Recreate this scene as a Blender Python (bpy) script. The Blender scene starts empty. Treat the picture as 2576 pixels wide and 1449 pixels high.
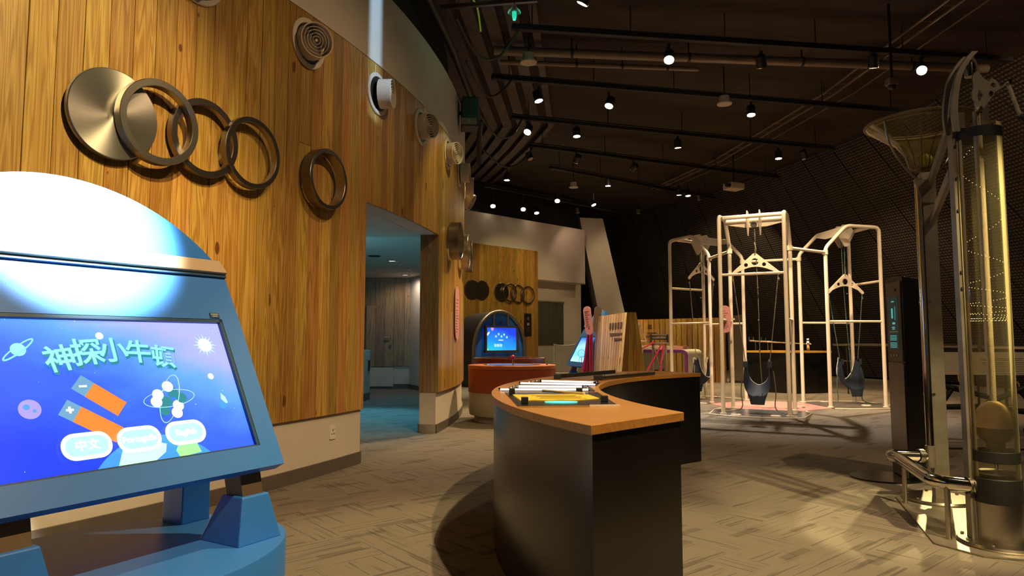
import bpy, bmesh, math, random
from mathutils import Matrix, Vector
random.seed(7)
S = bpy.context.scene
COL = S.collection
R = math.radians

# ------------------------------------------------------------ camera, world, exposure
cam_d = bpy.data.cameras.new('camera'); cam = bpy.data.objects.new('camera', cam_d); COL.objects.link(cam)
cam_d.sensor_width = 36.0; cam_d.lens = 24.0; cam_d.clip_end = 200
cam.location = (0, 0, 1.2); cam.rotation_euler = (R(90 + 4.46), 0, 0)
S.camera = cam
W = bpy.data.worlds.new('world'); S.world = W; W.use_nodes = True
W.node_tree.nodes['Background'].inputs[0].default_value = (1.0, 0.72, 0.45, 1)
W.node_tree.nodes['Background'].inputs[1].default_value = 0.035
S.cycles.max_bounces = 5; S.cycles.diffuse_bounces = 3; S.cycles.glossy_bounces = 3; S.cycles.transmission_bounces = 4; S.cycles.transparent_max_bounces = 10
S.cycles.caustics_reflective = False; S.cycles.caustics_refractive = False
S.view_settings.view_transform = 'Standard'; S.view_settings.look = 'None'
S.view_settings.exposure = 0.0; S.view_settings.gamma = 1.0; S.view_settings.use_curve_mapping = False

# ------------------------------------------------------------ helpers
def wm(o):
    m = Matrix()
    while o is not None:
        m = Matrix.LocRotScale(o.location, o.rotation_euler, o.scale) @ m
        o = o.parent
    return m

class MB:
    def __init__(s, M=None):
        s.v = []; s.f = []; s.uv = {}; s.M = M or Matrix()
    def add(s, vs, fs):
        n = len(s.v)
        s.v += [s.M @ Vector(p) for p in vs]
        s.f += [tuple(i + n for i in f) for f in fs]
        return s
    def box(s, c, d, rz=0.0, M=None):
        x, y, z = d[0] / 2, d[1] / 2, d[2] / 2
        m = Matrix.Translation(c) @ Matrix.Rotation(rz, 4, 'Z')
        if M is not None: m = Matrix.Translation(c) @ M
        vs = [m @ Vector(p) for p in [(-x,-y,-z),(x,-y,-z),(x,y,-z),(-x,y,-z),(-x,-y,z),(x,-y,z),(x,y,z),(-x,y,z)]]
        return s.add(vs, [(3,2,1,0),(4,5,6,7),(0,1,5,4),(1,2,6,5),(2,3,7,6),(3,0,4,7)])
    def bar(s, a, b, w, h):
        a = Vector(a); b = Vector(b); d = b - a
        q = d.to_track_quat('Y', 'Z').to_matrix().to_4x4()
        return s.box((a + b) / 2, (w, d.length, h), M=q)
    def prism(s, poly, z0, z1):
        n = len(poly)
        vs = [(p[0], p[1], z0) for p in poly] + [(p[0], p[1], z1) for p in poly]
        fs = [tuple(range(n - 1, -1, -1)), tuple(range(n, 2 * n))]
        fs += [(i, (i + 1) % n, n + (i + 1) % n, n + i) for i in range(n)]
        return s.add(vs, fs)
    def loft(s, rings, cap=True, closed=True):
        k = len(rings[0]); vs = [p for r in rings for p in r]; fs = []
        for i in range(len(rings) - 1):
            for j in range(k if closed else k - 1):
                a = i * k + j; b = i * k + (j + 1) % k
                fs.append((a, b, b + k, a + k))
        if cap:
            fs.append(tuple(range(k - 1, -1, -1))); o = (len(rings) - 1) * k
            fs.append(tuple(o + j for j in range(k)))
        return s.add(vs, fs)
    def tube(s, pts, r, n=8, cap=True, closed=False):
        pts = [Vector(p) for p in pts]; rings = []; m = len(pts)
        rr = r if isinstance(r, (list, tuple)) else [r] * m
        N = None
        for i, p in enumerate(pts):
            if closed: t = pts[(i + 1) % m] - pts[i - 1]
            else: t = pts[min(i + 1, m - 1)] - pts[max(i - 1, 0)]
            t.normalize()
            if N is None:
                N = t.orthogonal().normalized()
            else:
                N = (N - t * N.dot(t))
                if N.length < 1e-6: N = t.orthogonal()
                N.normalize()
            B = t.cross(N)
            rings.append([p + (N * math.cos(2 * math.pi * j / n) + B * math.sin(2 * math.pi * j / n)) * rr[i] for j in range(n)])
        if closed: rings.append(rings[0]); cap = False
        return s.loft(rings, cap)
    def lathe(s, prof, n=24, M=None, cap=False):
        m = M or Matrix()
        rings = [[m @ Vector((r * math.cos(2 * math.pi * j / n), r * math.sin(2 * math.pi * j / n), z)) for j in range(n)] for r, z in prof]
        return s.loft(rings, cap)
    def arc(s, c, a0, a1, r0, r1, z0, z1, n):
        A = [R(a0 + (a1 - a0) * i / n) for i in range(n + 1)]
        rings = [[(c[0] + r0 * math.cos(a), c[1] + r0 * math.sin(a), z0), (c[0] + r1 * math.cos(a), c[1] + r1 * math.sin(a), z0),
                  (c[0] + r1 * math.cos(a), c[1] + r1 * math.sin(a), z1), (c[0] + r0 * math.cos(a), c[1] + r0 * math.sin(a), z1)] for a in A]
        return s.loft(rings)
    def build(s, name, mat, parent=None, smooth=0, bevel=0.0, label=None, uvs=None, recalc=True, seg=2):
        me = bpy.data.meshes.new(name)
        vs = s.v
        if parent is not None:
            inv = wm(parent).inverted(); vs = [inv @ p for p in vs]
        me.from_pydata([tuple(p) for p in vs], [], s.f)
        bm = bmesh.new(); bm.from_mesh(me)
        if recalc: bmesh.ops.recalc_face_normals(bm, faces=bm.faces)
        if bevel:
            ed = [e for e in bm.edges if len(e.link_faces) == 2 and e.calc_face_angle(0) > 0.5]
            bmesh.ops.bevel(bm, geom=ed, offset=bevel, segments=seg, profile=0.5, affect='EDGES', clamp_overlap=True)
        bm.to_mesh(me); bm.free()
        if smooth:
            for p in me.polygons: p.use_smooth = True
            me.set_sharp_from_angle(angle=R(smooth))
        if uvs:
            l = me.uv_layers.new(name='UVMap')
            for p in me.polygons:
                for li in p.loop_indices: l.data[li].uv = uvs[me.loops[li].vertex_index]
        me.materials.append(mat)
        o = bpy.data.objects.new(name, me); COL.objects.link(o)
        if parent is not None: o.parent = parent
        if label: o['label'] = label
        return o

def tag(o, label, cat=None, group=None, kind=None):
    o['label'] = label
    if cat: o['category'] = cat
    if group: o['group'] = group
    if kind: o['kind'] = kind
    return o
def thing(name, label, cat, loc=(0, 0, 0), rz=0.0, group=None):
    o = bpy.data.objects.new(name, None); COL.objects.link(o); o.empty_display_size = 0.1
    o.location = loc; o.rotation_euler = (0, 0, rz)
    return tag(o, label, cat, group)
def struct(o, label=None):
    o['kind'] = 'structure'
    if label: o['label'] = label
    return o
def rrect(x0, x1, y0, y1, r, n=5):
    P = []
    for cx, cy, a in ((x1 - r, y0 + r, -90), (x1 - r, y1 - r, 0), (x0 + r, y1 - r, 90), (x0 + r, y0 + r, 180)):
        P += [(cx + r * math.cos(R(a + 90 * i / n)), cy + r * math.sin(R(a + 90 * i / n))) for i in range(n + 1)]
    return P
def ellipse(cx, cy, a, b, n=32):
    return [(cx + a * math.cos(2 * math.pi * i / n), cy + b * math.sin(2 * math.pi * i / n)) for i in range(n)]
def bez(pts, n=12):
    pts = [Vector(p) for p in pts]; out = []
    P = [pts[0]] + pts + [pts[-1]]
    for i in range(1, len(P) - 2):
        for k in range(n):
            t = k / n; a, b, c, d = P[i - 1], P[i], P[i + 1], P[i + 2]
            out.append(0.5 * ((2 * b) + (c - a) * t + (2 * a - 5 * b + 4 * c - d) * t * t + (3 * b - a - 3 * c + d) * t ** 3))
    return out + [pts[-1]]
def rounded(pts, r, n=5):
    pts = [Vector(p) for p in pts]; out = [pts[0]]
    for i in range(1, len(pts) - 1):
        a, b, c = pts[i - 1], pts[i], pts[i + 1]
        u = (a - b).normalized(); w = (c - b).normalized()
        rr = min(r, (a - b).length * .45, (c - b).length * .45)
        p0 = b + u * rr; p1 = b + w * rr
        for k in range(n + 1):
            t = k / n; out.append((1 - t) ** 2 * p0 + 2 * t * (1 - t) * b + t * t * p1)
    return out + [pts[-1]]
_txt_cache = {}
def text(name, body, size, mat, parent, M, depth=0.0006, bold=0.0, label=None, width=None):
    c = bpy.data.curves.new(name, 'FONT'); c.body = body; c.size = size; c.align_x = 'CENTER'; c.align_y = 'CENTER'
    c.extrude = depth; c.offset = bold; c.resolution_u = 3
    t = bpy.data.objects.new(name + '_tmp', c); COL.objects.link(t)
    dg = bpy.context.evaluated_depsgraph_get()
    me = bpy.data.meshes.new_from_object(t.evaluated_get(dg)); me.name = name
    bpy.data.objects.remove(t); bpy.data.curves.remove(c)
    if width and len(me.vertices):
        xs = [v.co.x for v in me.vertices]; k = width / max(1e-6, max(xs) - min(xs))
        for v in me.vertices: v.co.x *= k
    me.transform(wm(parent).inverted() @ M if parent else M)
    me.materials.clear(); me.materials.append(mat)
    o = bpy.data.objects.new(name, me); COL.objects.link(o); o.parent = parent
    if label: o['label'] = label
    return o

# ------------------------------------------------------------ materials
def newmat(name):
    m = bpy.data.materials.new(name); m.use_nodes = True
    nt = m.node_tree; b = nt.nodes['Principled BSDF']
    return m, nt, b
def N(nt, t, **kw):
    n = nt.nodes.new(t)
    for k, v in kw.items():
        if k in n.inputs: n.inputs[k].default_value = v
        else: setattr(n, k, v)
    return n
def mat(name, col, rough=0.5, metal=0.0, var=0.12, scale=6.0, bump=0.0, bscale=60.0, emit=None, strength=0.0, coat=0.0, stretch=None, spec=None):
    m, nt, b = newmat(name); L = nt.links.new
    tc = N(nt, 'ShaderNodeTexCoord'); mp = N(nt, 'ShaderNodeMapping')
    if stretch: mp.inputs['Scale'].default_value = stretch
    L(tc.outputs['Object'], mp.inputs[0])
    no = N(nt, 'ShaderNodeTexNoise', Scale=scale, Detail=4.0); L(mp.outputs[0], no.inputs['Vector'])
    cr = N(nt, 'ShaderNodeValToRGB'); L(no.outputs[0], cr.inputs[0])
    cr.color_ramp.elements[0].position = 0.3; cr.color_ramp.elements[1].position = 0.7
    cr.color_ramp.elements[0].color = [c * (1 - var) for c in col] + [1]
    cr.color_ramp.elements[1].color = [min(1, c * (1 + var)) for c in col] + [1]
    L(cr.outputs[0], b.inputs['Base Color'])
    b.inputs['Roughness'].default_value = rough; b.inputs['Metallic'].default_value = metal
    if spec is not None: b.inputs['Specular IOR Level'].default_value = spec
    if coat: b.inputs['Coat Weight'].default_value = coat; b.inputs['Coat Roughness'].default_value = 0.15
    if bump:
        n2 = N(nt, 'ShaderNodeTexNoise', Scale=bscale, Detail=3.0); L(mp.outputs[0], n2.inputs['Vector'])
        bp = N(nt, 'ShaderNodeBump', Strength=bump, Distance=0.01); L(n2.outputs[0], bp.inputs['Height']); L(bp.outputs[0], b.inputs['Normal'])
    if emit:
        b.inputs['Emission Color'].default_value = (*emit, 1); b.inputs['Emission Strength'].default_value = strength
    return m
def emis(name, col, st):
    return mat(name, [c * .3 for c in col], 0.4, emit=col, strength=st)

def wood_mat(name, light, mid, dark, knots=True, rough=0.37, axis='Z', gscale=1.0):
    m, nt, b = newmat(name); L = nt.links.new
    tc = N(nt, 'ShaderNodeTexCoord'); oi = N(nt, 'ShaderNodeObjectInfo')
    ml = N(nt, 'ShaderNodeMath', operation='MULTIPLY'); ml.inputs[1].default_value = 37.0; L(oi.outputs['Random'], ml.inputs[0])
    cx = N(nt, 'ShaderNodeCombineXYZ'); L(ml.outputs[0], cx.inputs[0]); L(ml.outputs[0], cx.inputs[1]); L(ml.outputs[0], cx.inputs[2])
    ad = N(nt, 'ShaderNodeVectorMath', operation='ADD'); L(tc.outputs['Object'], ad.inputs[0]); L(cx.outputs[0], ad.inputs[1])
    def mp(sc):
        if axis == 'X': sc = (sc[2], sc[1], sc[0])
        if axis == 'Y': sc = (sc[0], sc[2], sc[1])
        n = N(nt, 'ShaderNodeMapping'); n.inputs['Scale'].default_value = [q * gscale for q in sc]; L(ad.outputs[0], n.inputs[0]); return n
    m1 = mp((14, 14, 0.55)); n1 = N(nt, 'ShaderNodeTexNoise', Scale=1.0, Detail=2.0, Distortion=0.6); L(m1.outputs[0], n1.inputs['Vector'])
    # growth rings: sine of the slow noise
    k = N(nt, 'ShaderNodeMath', operation='MULTIPLY'); k.inputs[1].default_value = 55.0; L(n1.outputs[0], k.inputs[0])
    sn = N(nt, 'ShaderNodeMath', operation='SINE'); L(k.outputs[0], sn.inputs[0])
    m2 = mp((120, 120, 2.0)); n2 = N(nt, 'ShaderNodeTexNoise', Scale=1.0, Detail=3.0); L(m2.outputs[0], n2.inputs['Vector'])
    s1 = N(nt, 'ShaderNodeMath', operation='MULTIPLY_ADD'); s1.inputs[1].default_value = 0.16; s1.inputs[2].default_value = 0.25; L(sn.outputs[0], s1.inputs[0])
    s2 = N(nt, 'ShaderNodeMath', operation='MULTIPLY_ADD'); s2.inputs[1].default_value = 0.5; L(n2.outputs[0], s2.inputs[0]); L(s1.outputs[0], s2.inputs[2])
    cr = N(nt, 'ShaderNodeValToRGB'); L(s2.outputs[0], cr.inputs[0]); e = cr.color_ramp.elements
    e[0].position = 0.25; e[0].color = (*dark, 1); e[1].position = 0.78; e[1].color = (*light, 1)
    q = cr.color_ramp.elements.new(0.5); q.color = (*mid, 1)
    # per-plank tone
    hs = N(nt, 'ShaderNodeHueSaturation'); L(cr.outputs[0], hs.inputs['Color'])
    mr = N(nt, 'ShaderNodeMapRange'); mr.inputs['To Min'].default_value = 0.72; mr.inputs['To Max'].default_value = 1.22; L(oi.outputs['Random'], mr.inputs[0]); L(mr.outputs[0], hs.inputs['Value'])
    r2 = N(nt, 'ShaderNodeMath', operation='FRACT'); L(ml.outputs[0], r2.inputs[0])
    mr2 = N(nt, 'ShaderNodeMapRange'); mr2.inputs['To Min'].default_value = 0.485; mr2.inputs['To Max'].default_value = 0.512; L(r2.outputs[0], mr2.inputs[0]); L(mr2.outputs[0], hs.inputs['Hue'])
    out = hs.outputs[0]
    # darker heartwood streaks
    m4 = mp((7, 7, 0.22)); n4 = N(nt, 'ShaderNodeTexNoise', Scale=1.0, Detail=1.0); L(m4.outputs[0], n4.inputs['Vector'])
    st = N(nt, 'ShaderNodeMapRange'); st.inputs['From Min'].default_value = 0.6; st.inputs['From Max'].default_value = 0.78; st.inputs['To Max'].default_value = 0.65; L(n4.outputs[0], st.inputs[0])
    mx0 = N(nt, 'ShaderNodeMix', data_type='RGBA'); mx0.inputs['B'].default_value = (dark[0] * .8, dark[1] * .55, dark[2] * .5, 1) if False else (0, 0, 0, 1)
    mx0.inputs[7].default_value = (dark[0] * .85, dark[1] * .6, dark[2] * .5, 1)
    L(st.outputs[0], mx0.inputs[0]); L(out, mx0.inputs[6]); out = mx0.outputs[2]
    if knots:
        sx = N(nt, 'ShaderNodeSeparateXYZ'); L(ad.outputs[0], sx.inputs[0]); cb = N(nt, 'ShaderNodeCombineXYZ')
        L(sx.outputs[{'Z': 1, 'X': 1, 'Y': 0}[axis]], cb.inputs[0]); L(sx.outputs[2], cb.inputs[1])
        nz = N(nt, 'ShaderNodeTexNoise', Scale=16.0, Detail=1.0); L(ad.outputs[0], nz.inputs['Vector'])
        m3 = N(nt, 'ShaderNodeMapping'); m3.inputs['Scale'].default_value = (2.9, 1.25, 1); L(cb.outputs[0], m3.inputs[0])
        vo = N(nt, 'ShaderNodeTexVoronoi', Scale=1.0, voronoi_dimensions='2D'); L(m3.outputs[0], vo.inputs['Vector'])
        vc = N(nt, 'ShaderNodeSeparateColor'); L(vo.outputs['Color'], vc.inputs[0])
        rs = N(nt, 'ShaderNodeMapRange'); rs.inputs['From Min'].default_value = 0.35; rs.inputs['From Max'].default_value = 1.0; rs.inputs['To Min'].default_value = 0.0; rs.inputs['To Max'].default_value = 0.075; L(vc.outputs[0], rs.inputs[0])
        wob = N(nt, 'ShaderNodeMath', operation='MULTIPLY_ADD'); wob.inputs[1].default_value = 0.05; wob.inputs[2].default_value = -0.025; L(nz.outputs[0], wob.inputs[0])
        dd = N(nt, 'ShaderNodeMath', operation='ADD'); L(vo.outputs['Distance'], dd.inputs[0]); L(wob.outputs[0], dd.inputs[1])
        df = N(nt, 'ShaderNodeMath', operation='SUBTRACT'); L(rs.outputs[0], df.inputs[0]); L(dd.outputs[0], df.inputs[1])
        kr = N(nt, 'ShaderNodeMapRange'); kr.inputs['From Min'].default_value = -0.004; kr.inputs['From Max'].default_value = 0.010; kr.inputs['To Min'].default_value = 0.0; kr.inputs['To Max'].default_value = 0.9
        L(df.outputs[0], kr.inputs[0])
        mx = N(nt, 'ShaderNodeMix', data_type='RGBA'); mx.inputs[7].default_value = (0.10, 0.030, 0.008, 1)
        L(kr.outputs[0], mx.inputs[0]); L(out, mx.inputs[6]); out = mx.outputs[2]
    L(out, b.inputs['Base Color']); b.inputs['Roughness'].default_value = rough
    bp = N(nt, 'ShaderNodeBump', Strength=0.12, Distance=0.004); L(s2.outputs[0], bp.inputs['Height']); L(bp.outputs[0], b.inputs['Normal'])
    return m

def acrylic_mat(name, tint, haze, alpha, rough=0.05):
    m, nt, b = newmat(name); L = nt.links.new
    b.inputs['Base Color'].default_value = (*haze, 1); b.inputs['Roughness'].default_value = rough
    b.inputs['Specular IOR Level'].default_value = 0.8
    tr = N(nt, 'ShaderNodeBsdfTransparent'); tr.inputs[0].default_value = (*tint, 1)
    tc = N(nt, 'ShaderNodeTexCoord'); no = N(nt, 'ShaderNodeTexNoise', Scale=4.0, Detail=3.0); L(tc.outputs['Object'], no.inputs['Vector'])
    mr = N(nt, 'ShaderNodeMapRange'); mr.inputs['To Min'].default_value = alpha * .6; mr.inputs['To Max'].default_value = alpha * 1.4; L(no.outputs[0], mr.inputs[0])
    fr = N(nt, 'ShaderNodeFresnel', IOR=1.22); mxa = N(nt, 'ShaderNodeMath', operation='MAXIMUM'); L(fr.outputs[0], mxa.inputs[0]); L(mr.outputs[0], mxa.inputs[1])
    ms = N(nt, 'ShaderNodeMixShader'); L(mxa.outputs[0], ms.inputs[0]); L(tr.outputs[0], ms.inputs[1]); L(b.outputs[0], ms.inputs[2])
    L(ms.outputs[0], nt.nodes['Material Output'].inputs['Surface'])
    return m

def carpet_mat():
    m, nt, b = newmat('carpet_tiles'); L = nt.links.new
    tc = N(nt, 'ShaderNodeTexCoord'); mp = N(nt, 'ShaderNodeMapping'); mp.inputs['Rotation'].default_value = (0, 0, R(-40)); L(tc.outputs['Object'], mp.inputs[0])
    def stripes(sx, sy, seed):
        q = N(nt, 'ShaderNodeMapping'); q.inputs['Scale'].default_value = (sx, sy, 1); q.inputs['Location'].default_value = (seed, seed, 0); L(mp.outputs[0], q.inputs[0])
        n = N(nt, 'ShaderNodeTexNoise', Scale=1.0, Detail=2.0); L(q.outputs[0], n.inputs['Vector']); return n.outputs[0]
    a = stripes(1.4, 46, 3); c = stripes(46, 1.4, 9)
    # quarter tiles laid in turned directions
    bk = N(nt, 'ShaderNodeTexBrick', offset=0.5, squash=1.0); bk.inputs['Color1'].default_value = (0, 0, 0, 1); bk.inputs['Color2'].default_value = (1, 1, 1, 1)
    bk.inputs['Mortar Size'].default_value = 0.0; bk.inputs['Brick Width'].default_value = 0.5; bk.inputs['Row Height'].default_value = 0.25; bk.inputs['Scale'].default_value = 1.0
    L(mp.outputs[0], bk.inputs['Vector'])
    ck = N(nt, 'ShaderNodeTexChecker', Scale=2.0); L(mp.outputs[0], ck.inputs['Vector'])
    s0 = N(nt, 'ShaderNodeMath', operation='GREATER_THAN'); s0.inputs[1].default_value = 0.62; L(bk.outputs[0], s0.inputs[0])
    x0 = N(nt, 'ShaderNodeMath', operation='SUBTRACT'); L(ck.outputs['Fac'], x0.inputs[0]); L(s0.outputs[0], x0.inputs[1])
    xa = N(nt, 'ShaderNodeMath', operation='ABSOLUTE'); L(x0.outputs[0], xa.inputs[0])
    mx = N(nt, 'ShaderNodeMix'); L(xa.outputs[0], mx.inputs[0]); L(a, mx.inputs[2]); L(c, mx.inputs[3])
    cr = N(nt, 'ShaderNodeValToRGB'); L(mx.outputs[0], cr.inputs[0]); e = cr.color_ramp.elements
    e[0].position = 0.36; e[0].color = (0.125, 0.112, 0.092, 1); e[1].position = 0.44; e[1].color = (0.215, 0.187, 0.153, 1)
    # dark single bars
    bk2 = N(nt, 'ShaderNodeTexBrick', offset=0.37); bk2.inputs['Color1'].default_value = (0, 0, 0, 1); bk2.inputs['Color2'].default_value = (1, 1, 1, 1)
    bk2.inputs['Mortar Size'].default_value = 0.0; bk2.inputs['Brick Width'].default_value = 0.28; bk2.inputs['Row Height'].default_value = 0.06; bk2.inputs['Scale'].default_value = 1.0
    L(mp.outputs[0], bk2.inputs['Vector'])
    st = N(nt, 'ShaderNodeMapRange'); st.inputs['From Min'].default_value = 0.90; st.inputs['From Max'].default_value = 0.92; st.inputs['To Min'].default_value = 1.0; st.inputs['To Max'].default_value = 0.74; L(bk2.outputs[0], st.inputs[0])
    mm = N(nt, 'ShaderNodeMix', data_type='RGBA', blend_type='MULTIPLY'); mm.inputs[0].default_value = 1.0; L(cr.outputs[0], mm.inputs[6]); L(st.outputs[0], mm.inputs[7])
    fz = N(nt, 'ShaderNodeTexNoise', Scale=220.0, Detail=2.0); L(tc.outputs['Object'], fz.inputs['Vector'])
    fm = N(nt, 'ShaderNodeMapRange'); fm.inputs['To Min'].default_value = 0.6; fm.inputs['To Max'].default_value = 1.4; L(fz.outputs[0], fm.inputs[0])
    m2 = N(nt, 'ShaderNodeMix', data_type='RGBA', blend_type='MULTIPLY'); m2.inputs[0].default_value = 1.0; L(mm.outputs[2], m2.inputs[6]); L(fm.outputs[0], m2.inputs[7])
    L(m2.outputs[2], b.inputs['Base Color']); b.inputs['Roughness'].default_value = 0.95; b.inputs['Specular IOR Level'].default_value = 0.1
    bp = N(nt, 'ShaderNodeBump', Strength=0.5, Distance=0.01); L(fz.outputs[0], bp.inputs['Height']); L(bp.outputs[0], b.inputs['Normal'])
    return m

def perforated_mat():
    m, nt, b = newmat('perforated_black_metal'); L = nt.links.new
    uv = N(nt, 'ShaderNodeTexCoord'); sp = N(nt, 'ShaderNodeSeparateXYZ'); L(uv.outputs['UV'], sp.inputs[0])
    def fr(o, k):
        a = N(nt, 'ShaderNodeMath', operation='MULTIPLY'); a.inputs[1].default_value = k; L(o, a.inputs[0])
        f = N(nt, 'ShaderNodeMath', operation='FRACT'); L(a.outputs[0], f.inputs[0])
        d = N(nt, 'ShaderNodeMath', operation='SUBTRACT'); d.inputs[1].default_value = 0.5; L(f.outputs[0], d.inputs[0])
        q = N(nt, 'ShaderNodeMath', operation='ABSOLUTE'); L(d.outputs[0], q.inputs[0]); return q.outputs[0]
    a = fr(sp.outputs[0], 11.0); c = fr(sp.outputs[1], 13.0)
    g1 = N(nt, 'ShaderNodeMath', operation='LESS_THAN'); g1.inputs[1].default_value = 0.33; L(a, g1.inputs[0])
    g2 = N(nt, 'ShaderNodeMath', operation='LESS_THAN'); g2.inputs[1].default_value = 0.24; L(c, g2.inputs[0])
    ml = N(nt, 'ShaderNodeMath', operation='MULTIPLY'); L(g1.outputs[0], ml.inputs[0]); L(g2.outputs[0], ml.inputs[1])
    no = N(nt, 'ShaderNodeTexNoise', Scale=0.8, Detail=3.0); L(uv.outputs['Object'], no.inputs['Vector'])
    mr = N(nt, 'ShaderNodeMapRange'); mr.inputs['To Min'].default_value = 0.6; mr.inputs['To Max'].default_value = 1.3; L(no.outputs[0], mr.inputs[0])
    mx = N(nt, 'ShaderNodeMix', data_type='RGBA'); mx.inputs[6].default_value = (0.013, 0.010, 0.009, 1); mx.inputs[7].default_value = (0.11, 0.088, 0.085, 1); L(ml.outputs[0], mx.inputs[0])
    m2 = N(nt, 'ShaderNodeMix', data_type='RGBA', blend_type='MULTIPLY'); m2.inputs[0].default_value = 1.0; L(mx.outputs[2], m2.inputs[6]); L(mr.outputs[0], m2.inputs[7])
    L(m2.outputs[2], b.inputs['Base Color']); b.inputs['Roughness'].default_value = 0.6; b.inputs['Specular IOR Level'].default_value = 0.25
    bp = N(nt, 'ShaderNodeBump', Strength=0.4, Distance=0.01); L(ml.outputs[0], bp.inputs['Height']); L(bp.outputs[0], b.inputs['Normal'])
    return m

def screen_mat(name, stops, strength, dirv=(0.5, 0.5), star=0.06):
    # stops over x+y of the generated box of the screen: a space picture with stars
    m, nt, b = newmat(name); L = nt.links.new
    tc = N(nt, 'ShaderNodeTexCoord'); sp = N(nt, 'ShaderNodeSeparateXYZ'); L(tc.outputs['UV'], sp.inputs[0])
    a = N(nt, 'ShaderNodeMath', operation='MULTIPLY'); a.inputs[1].default_value = dirv[0]; L(sp.outputs[0], a.inputs[0])
    c = N(nt, 'ShaderNodeMath', operation='MULTIPLY_ADD'); c.inputs[1].default_value = dirv[1]; L(sp.outputs[1], c.inputs[0]); L(a.outputs[0], c.inputs[2])
    no = N(nt, 'ShaderNodeTexNoise', Scale=2.2, Detail=4.0); L(tc.outputs['UV'], no.inputs['Vector'])
    q = N(nt, 'ShaderNodeMath', operation='MULTIPLY_ADD'); q.inputs[1].default_value = 0.35; L(no.outputs[0], q.inputs[0]); L(c.outputs[0], q.inputs[2])
    cr = N(nt, 'ShaderNodeValToRGB'); L(q.outputs[0], cr.inputs[0]); e = cr.color_ramp.elements
    e[0].position = stops[0][0]; e[0].color = (*stops[0][1], 1); e[1].position = stops[-1][0]; e[1].color = (*stops[-1][1], 1)
    for p, col in stops[1:-1]:
        x = cr.color_ramp.elements.new(p); x.color = (*col, 1)
    mp = N(nt, 'ShaderNodeMapping'); mp.inputs['Scale'].default_value = (1.77, 1, 1); L(tc.outputs['UV'], mp.inputs[0])
    vo = N(nt, 'ShaderNodeTexVoronoi', Scale=17.0); L(mp.outputs[0], vo.inputs['Vector'])
    vr = N(nt, 'ShaderNodeSeparateColor'); L(vo.outputs['Color'], vr.inputs[0])
    th = N(nt, 'ShaderNodeMath', operation='MULTIPLY'); th.inputs[1].default_value = star; L(vr.outputs[0], th.inputs[0])
    lt = N(nt, 'ShaderNodeMath', operation='LESS_THAN'); L(vo.outputs['Distance'], lt.inputs[0]); L(th.outputs[0], lt.inputs[1])
    mx = N(nt, 'ShaderNodeMix', data_type='RGBA'); mx.inputs[7].default_value = (0.75, 0.85, 1, 1); L(lt.outputs[0], mx.inputs[0]); L(cr.outputs[0], mx.inputs[6])
    b.inputs['Base Color'].default_value = (0.01, 0.01, 0.015, 1); b.inputs['Roughness'].default_value = 0.35; b.inputs['Specular IOR Level'].default_value = 0.15
    L(mx.outputs[2], b.inputs['Emission Color']); b.inputs['Emission Strength'].default_value = strength
    return m

M = {}
M['pine'] = wood_mat('pine_planks', (0.56, 0.345, 0.085), (0.42, 0.235, 0.045), (0.28, 0.13, 0.02))
M['pine_old'] = wood_mat('pine_planks_weathered', (0.42, 0.29, 0.16), (0.32, 0.20, 0.10), (0.2, 0.11, 0.05))
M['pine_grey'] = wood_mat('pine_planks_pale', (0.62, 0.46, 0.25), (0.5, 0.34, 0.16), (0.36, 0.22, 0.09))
M['maple'] = wood_mat('maple_worktop', (0.62, 0.34, 0.072), (0.56, 0.29, 0.058), (0.49, 0.24, 0.042), knots=False, rough=0.3, axis='X', gscale=0.6)
M['white_wall'] = mat('warm_white_paint', (0.60, 0.53, 0.44), 0.8, var=0.05, scale=2.0, bump=0.08, bscale=120)
M['grey_wall'] = mat('grey_paint', (0.42, 0.40, 0.34), 0.85, var=0.05, scale=2.0)
M['skirting'] = mat('grey_brown_skirting', (0.11, 0.09, 0.075), 0.5, var=0.1)
M['carpet'] = carpet_mat()
M['ceiling'] = mat('dark_ceiling_paint', (0.034, 0.023, 0.019), 0.8, var=0.4, scale=1.3, stretch=(0.5, 3, 1), bump=0.2, bscale=8)
M['slat'] = mat('dull_grey_metal_deck', (0.10, 0.075, 0.062), 0.6, var=0.3, scale=3)
M['black'] = mat('black_paint', (0.009, 0.008, 0.008), 0.6, var=0.2)
M['blackmetal'] = mat('black_satin_metal', (0.016, 0.014, 0.013), 0.42, var=0.2)
M['perf'] = perforated_mat()
M['kblue'] = mat('blue_satin_paint', (0.036, 0.20, 0.66), 0.42, var=0.03, scale=2.0, bump=0.05, bscale=300)
M['kbluedark'] = mat('deep_blue_paint', (0.02, 0.07, 0.13), 0.4, var=0.05)
M['ktan'] = mat('champagne_rail', (0.62, 0.47, 0.30), 0.38, metal=0.3, var=0.03)
M['bronze'] = mat('bronze_paint', (0.20, 0.14, 0.08), 0.45, metal=0.3, var=0.05)
M['greysteel'] = mat('dark_bronze_arch', (0.16, 0.13, 0.10), 0.35, metal=0.6, var=0.05)
M['steel'] = mat('brushed_steel', (0.44, 0.40, 0.34), 0.30, metal=1.0, var=0.08, scale=3, stretch=(1, 40, 40))
M['steel_dark'] = mat('dark_brushed_steel', (0.27, 0.235, 0.20), 0.30, metal=1.0, var=0.08, scale=3, stretch=(1, 40, 40))
M['disc'] = mat('brushed_steel_disc', (0.40, 0.37, 0.33), 0.36, metal=0.9, var=0.05, scale=8, stretch=(1, 30, 30))
_m = M['disc'].node_tree; _b = _m.nodes['Principled BSDF']; _t = _m.nodes.new('ShaderNodeTangent'); _t.direction_type = 'RADIAL'; _t.axis = 'Z'
_b.inputs['Anisotropic'].default_value = 0.85; _m.links.new(_t.outputs[0], _b.inputs['Tangent'])
M['chrome'] = mat('chrome', (0.72, 0.68, 0.6), 0.12, metal=1.0, var=0.03)
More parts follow.
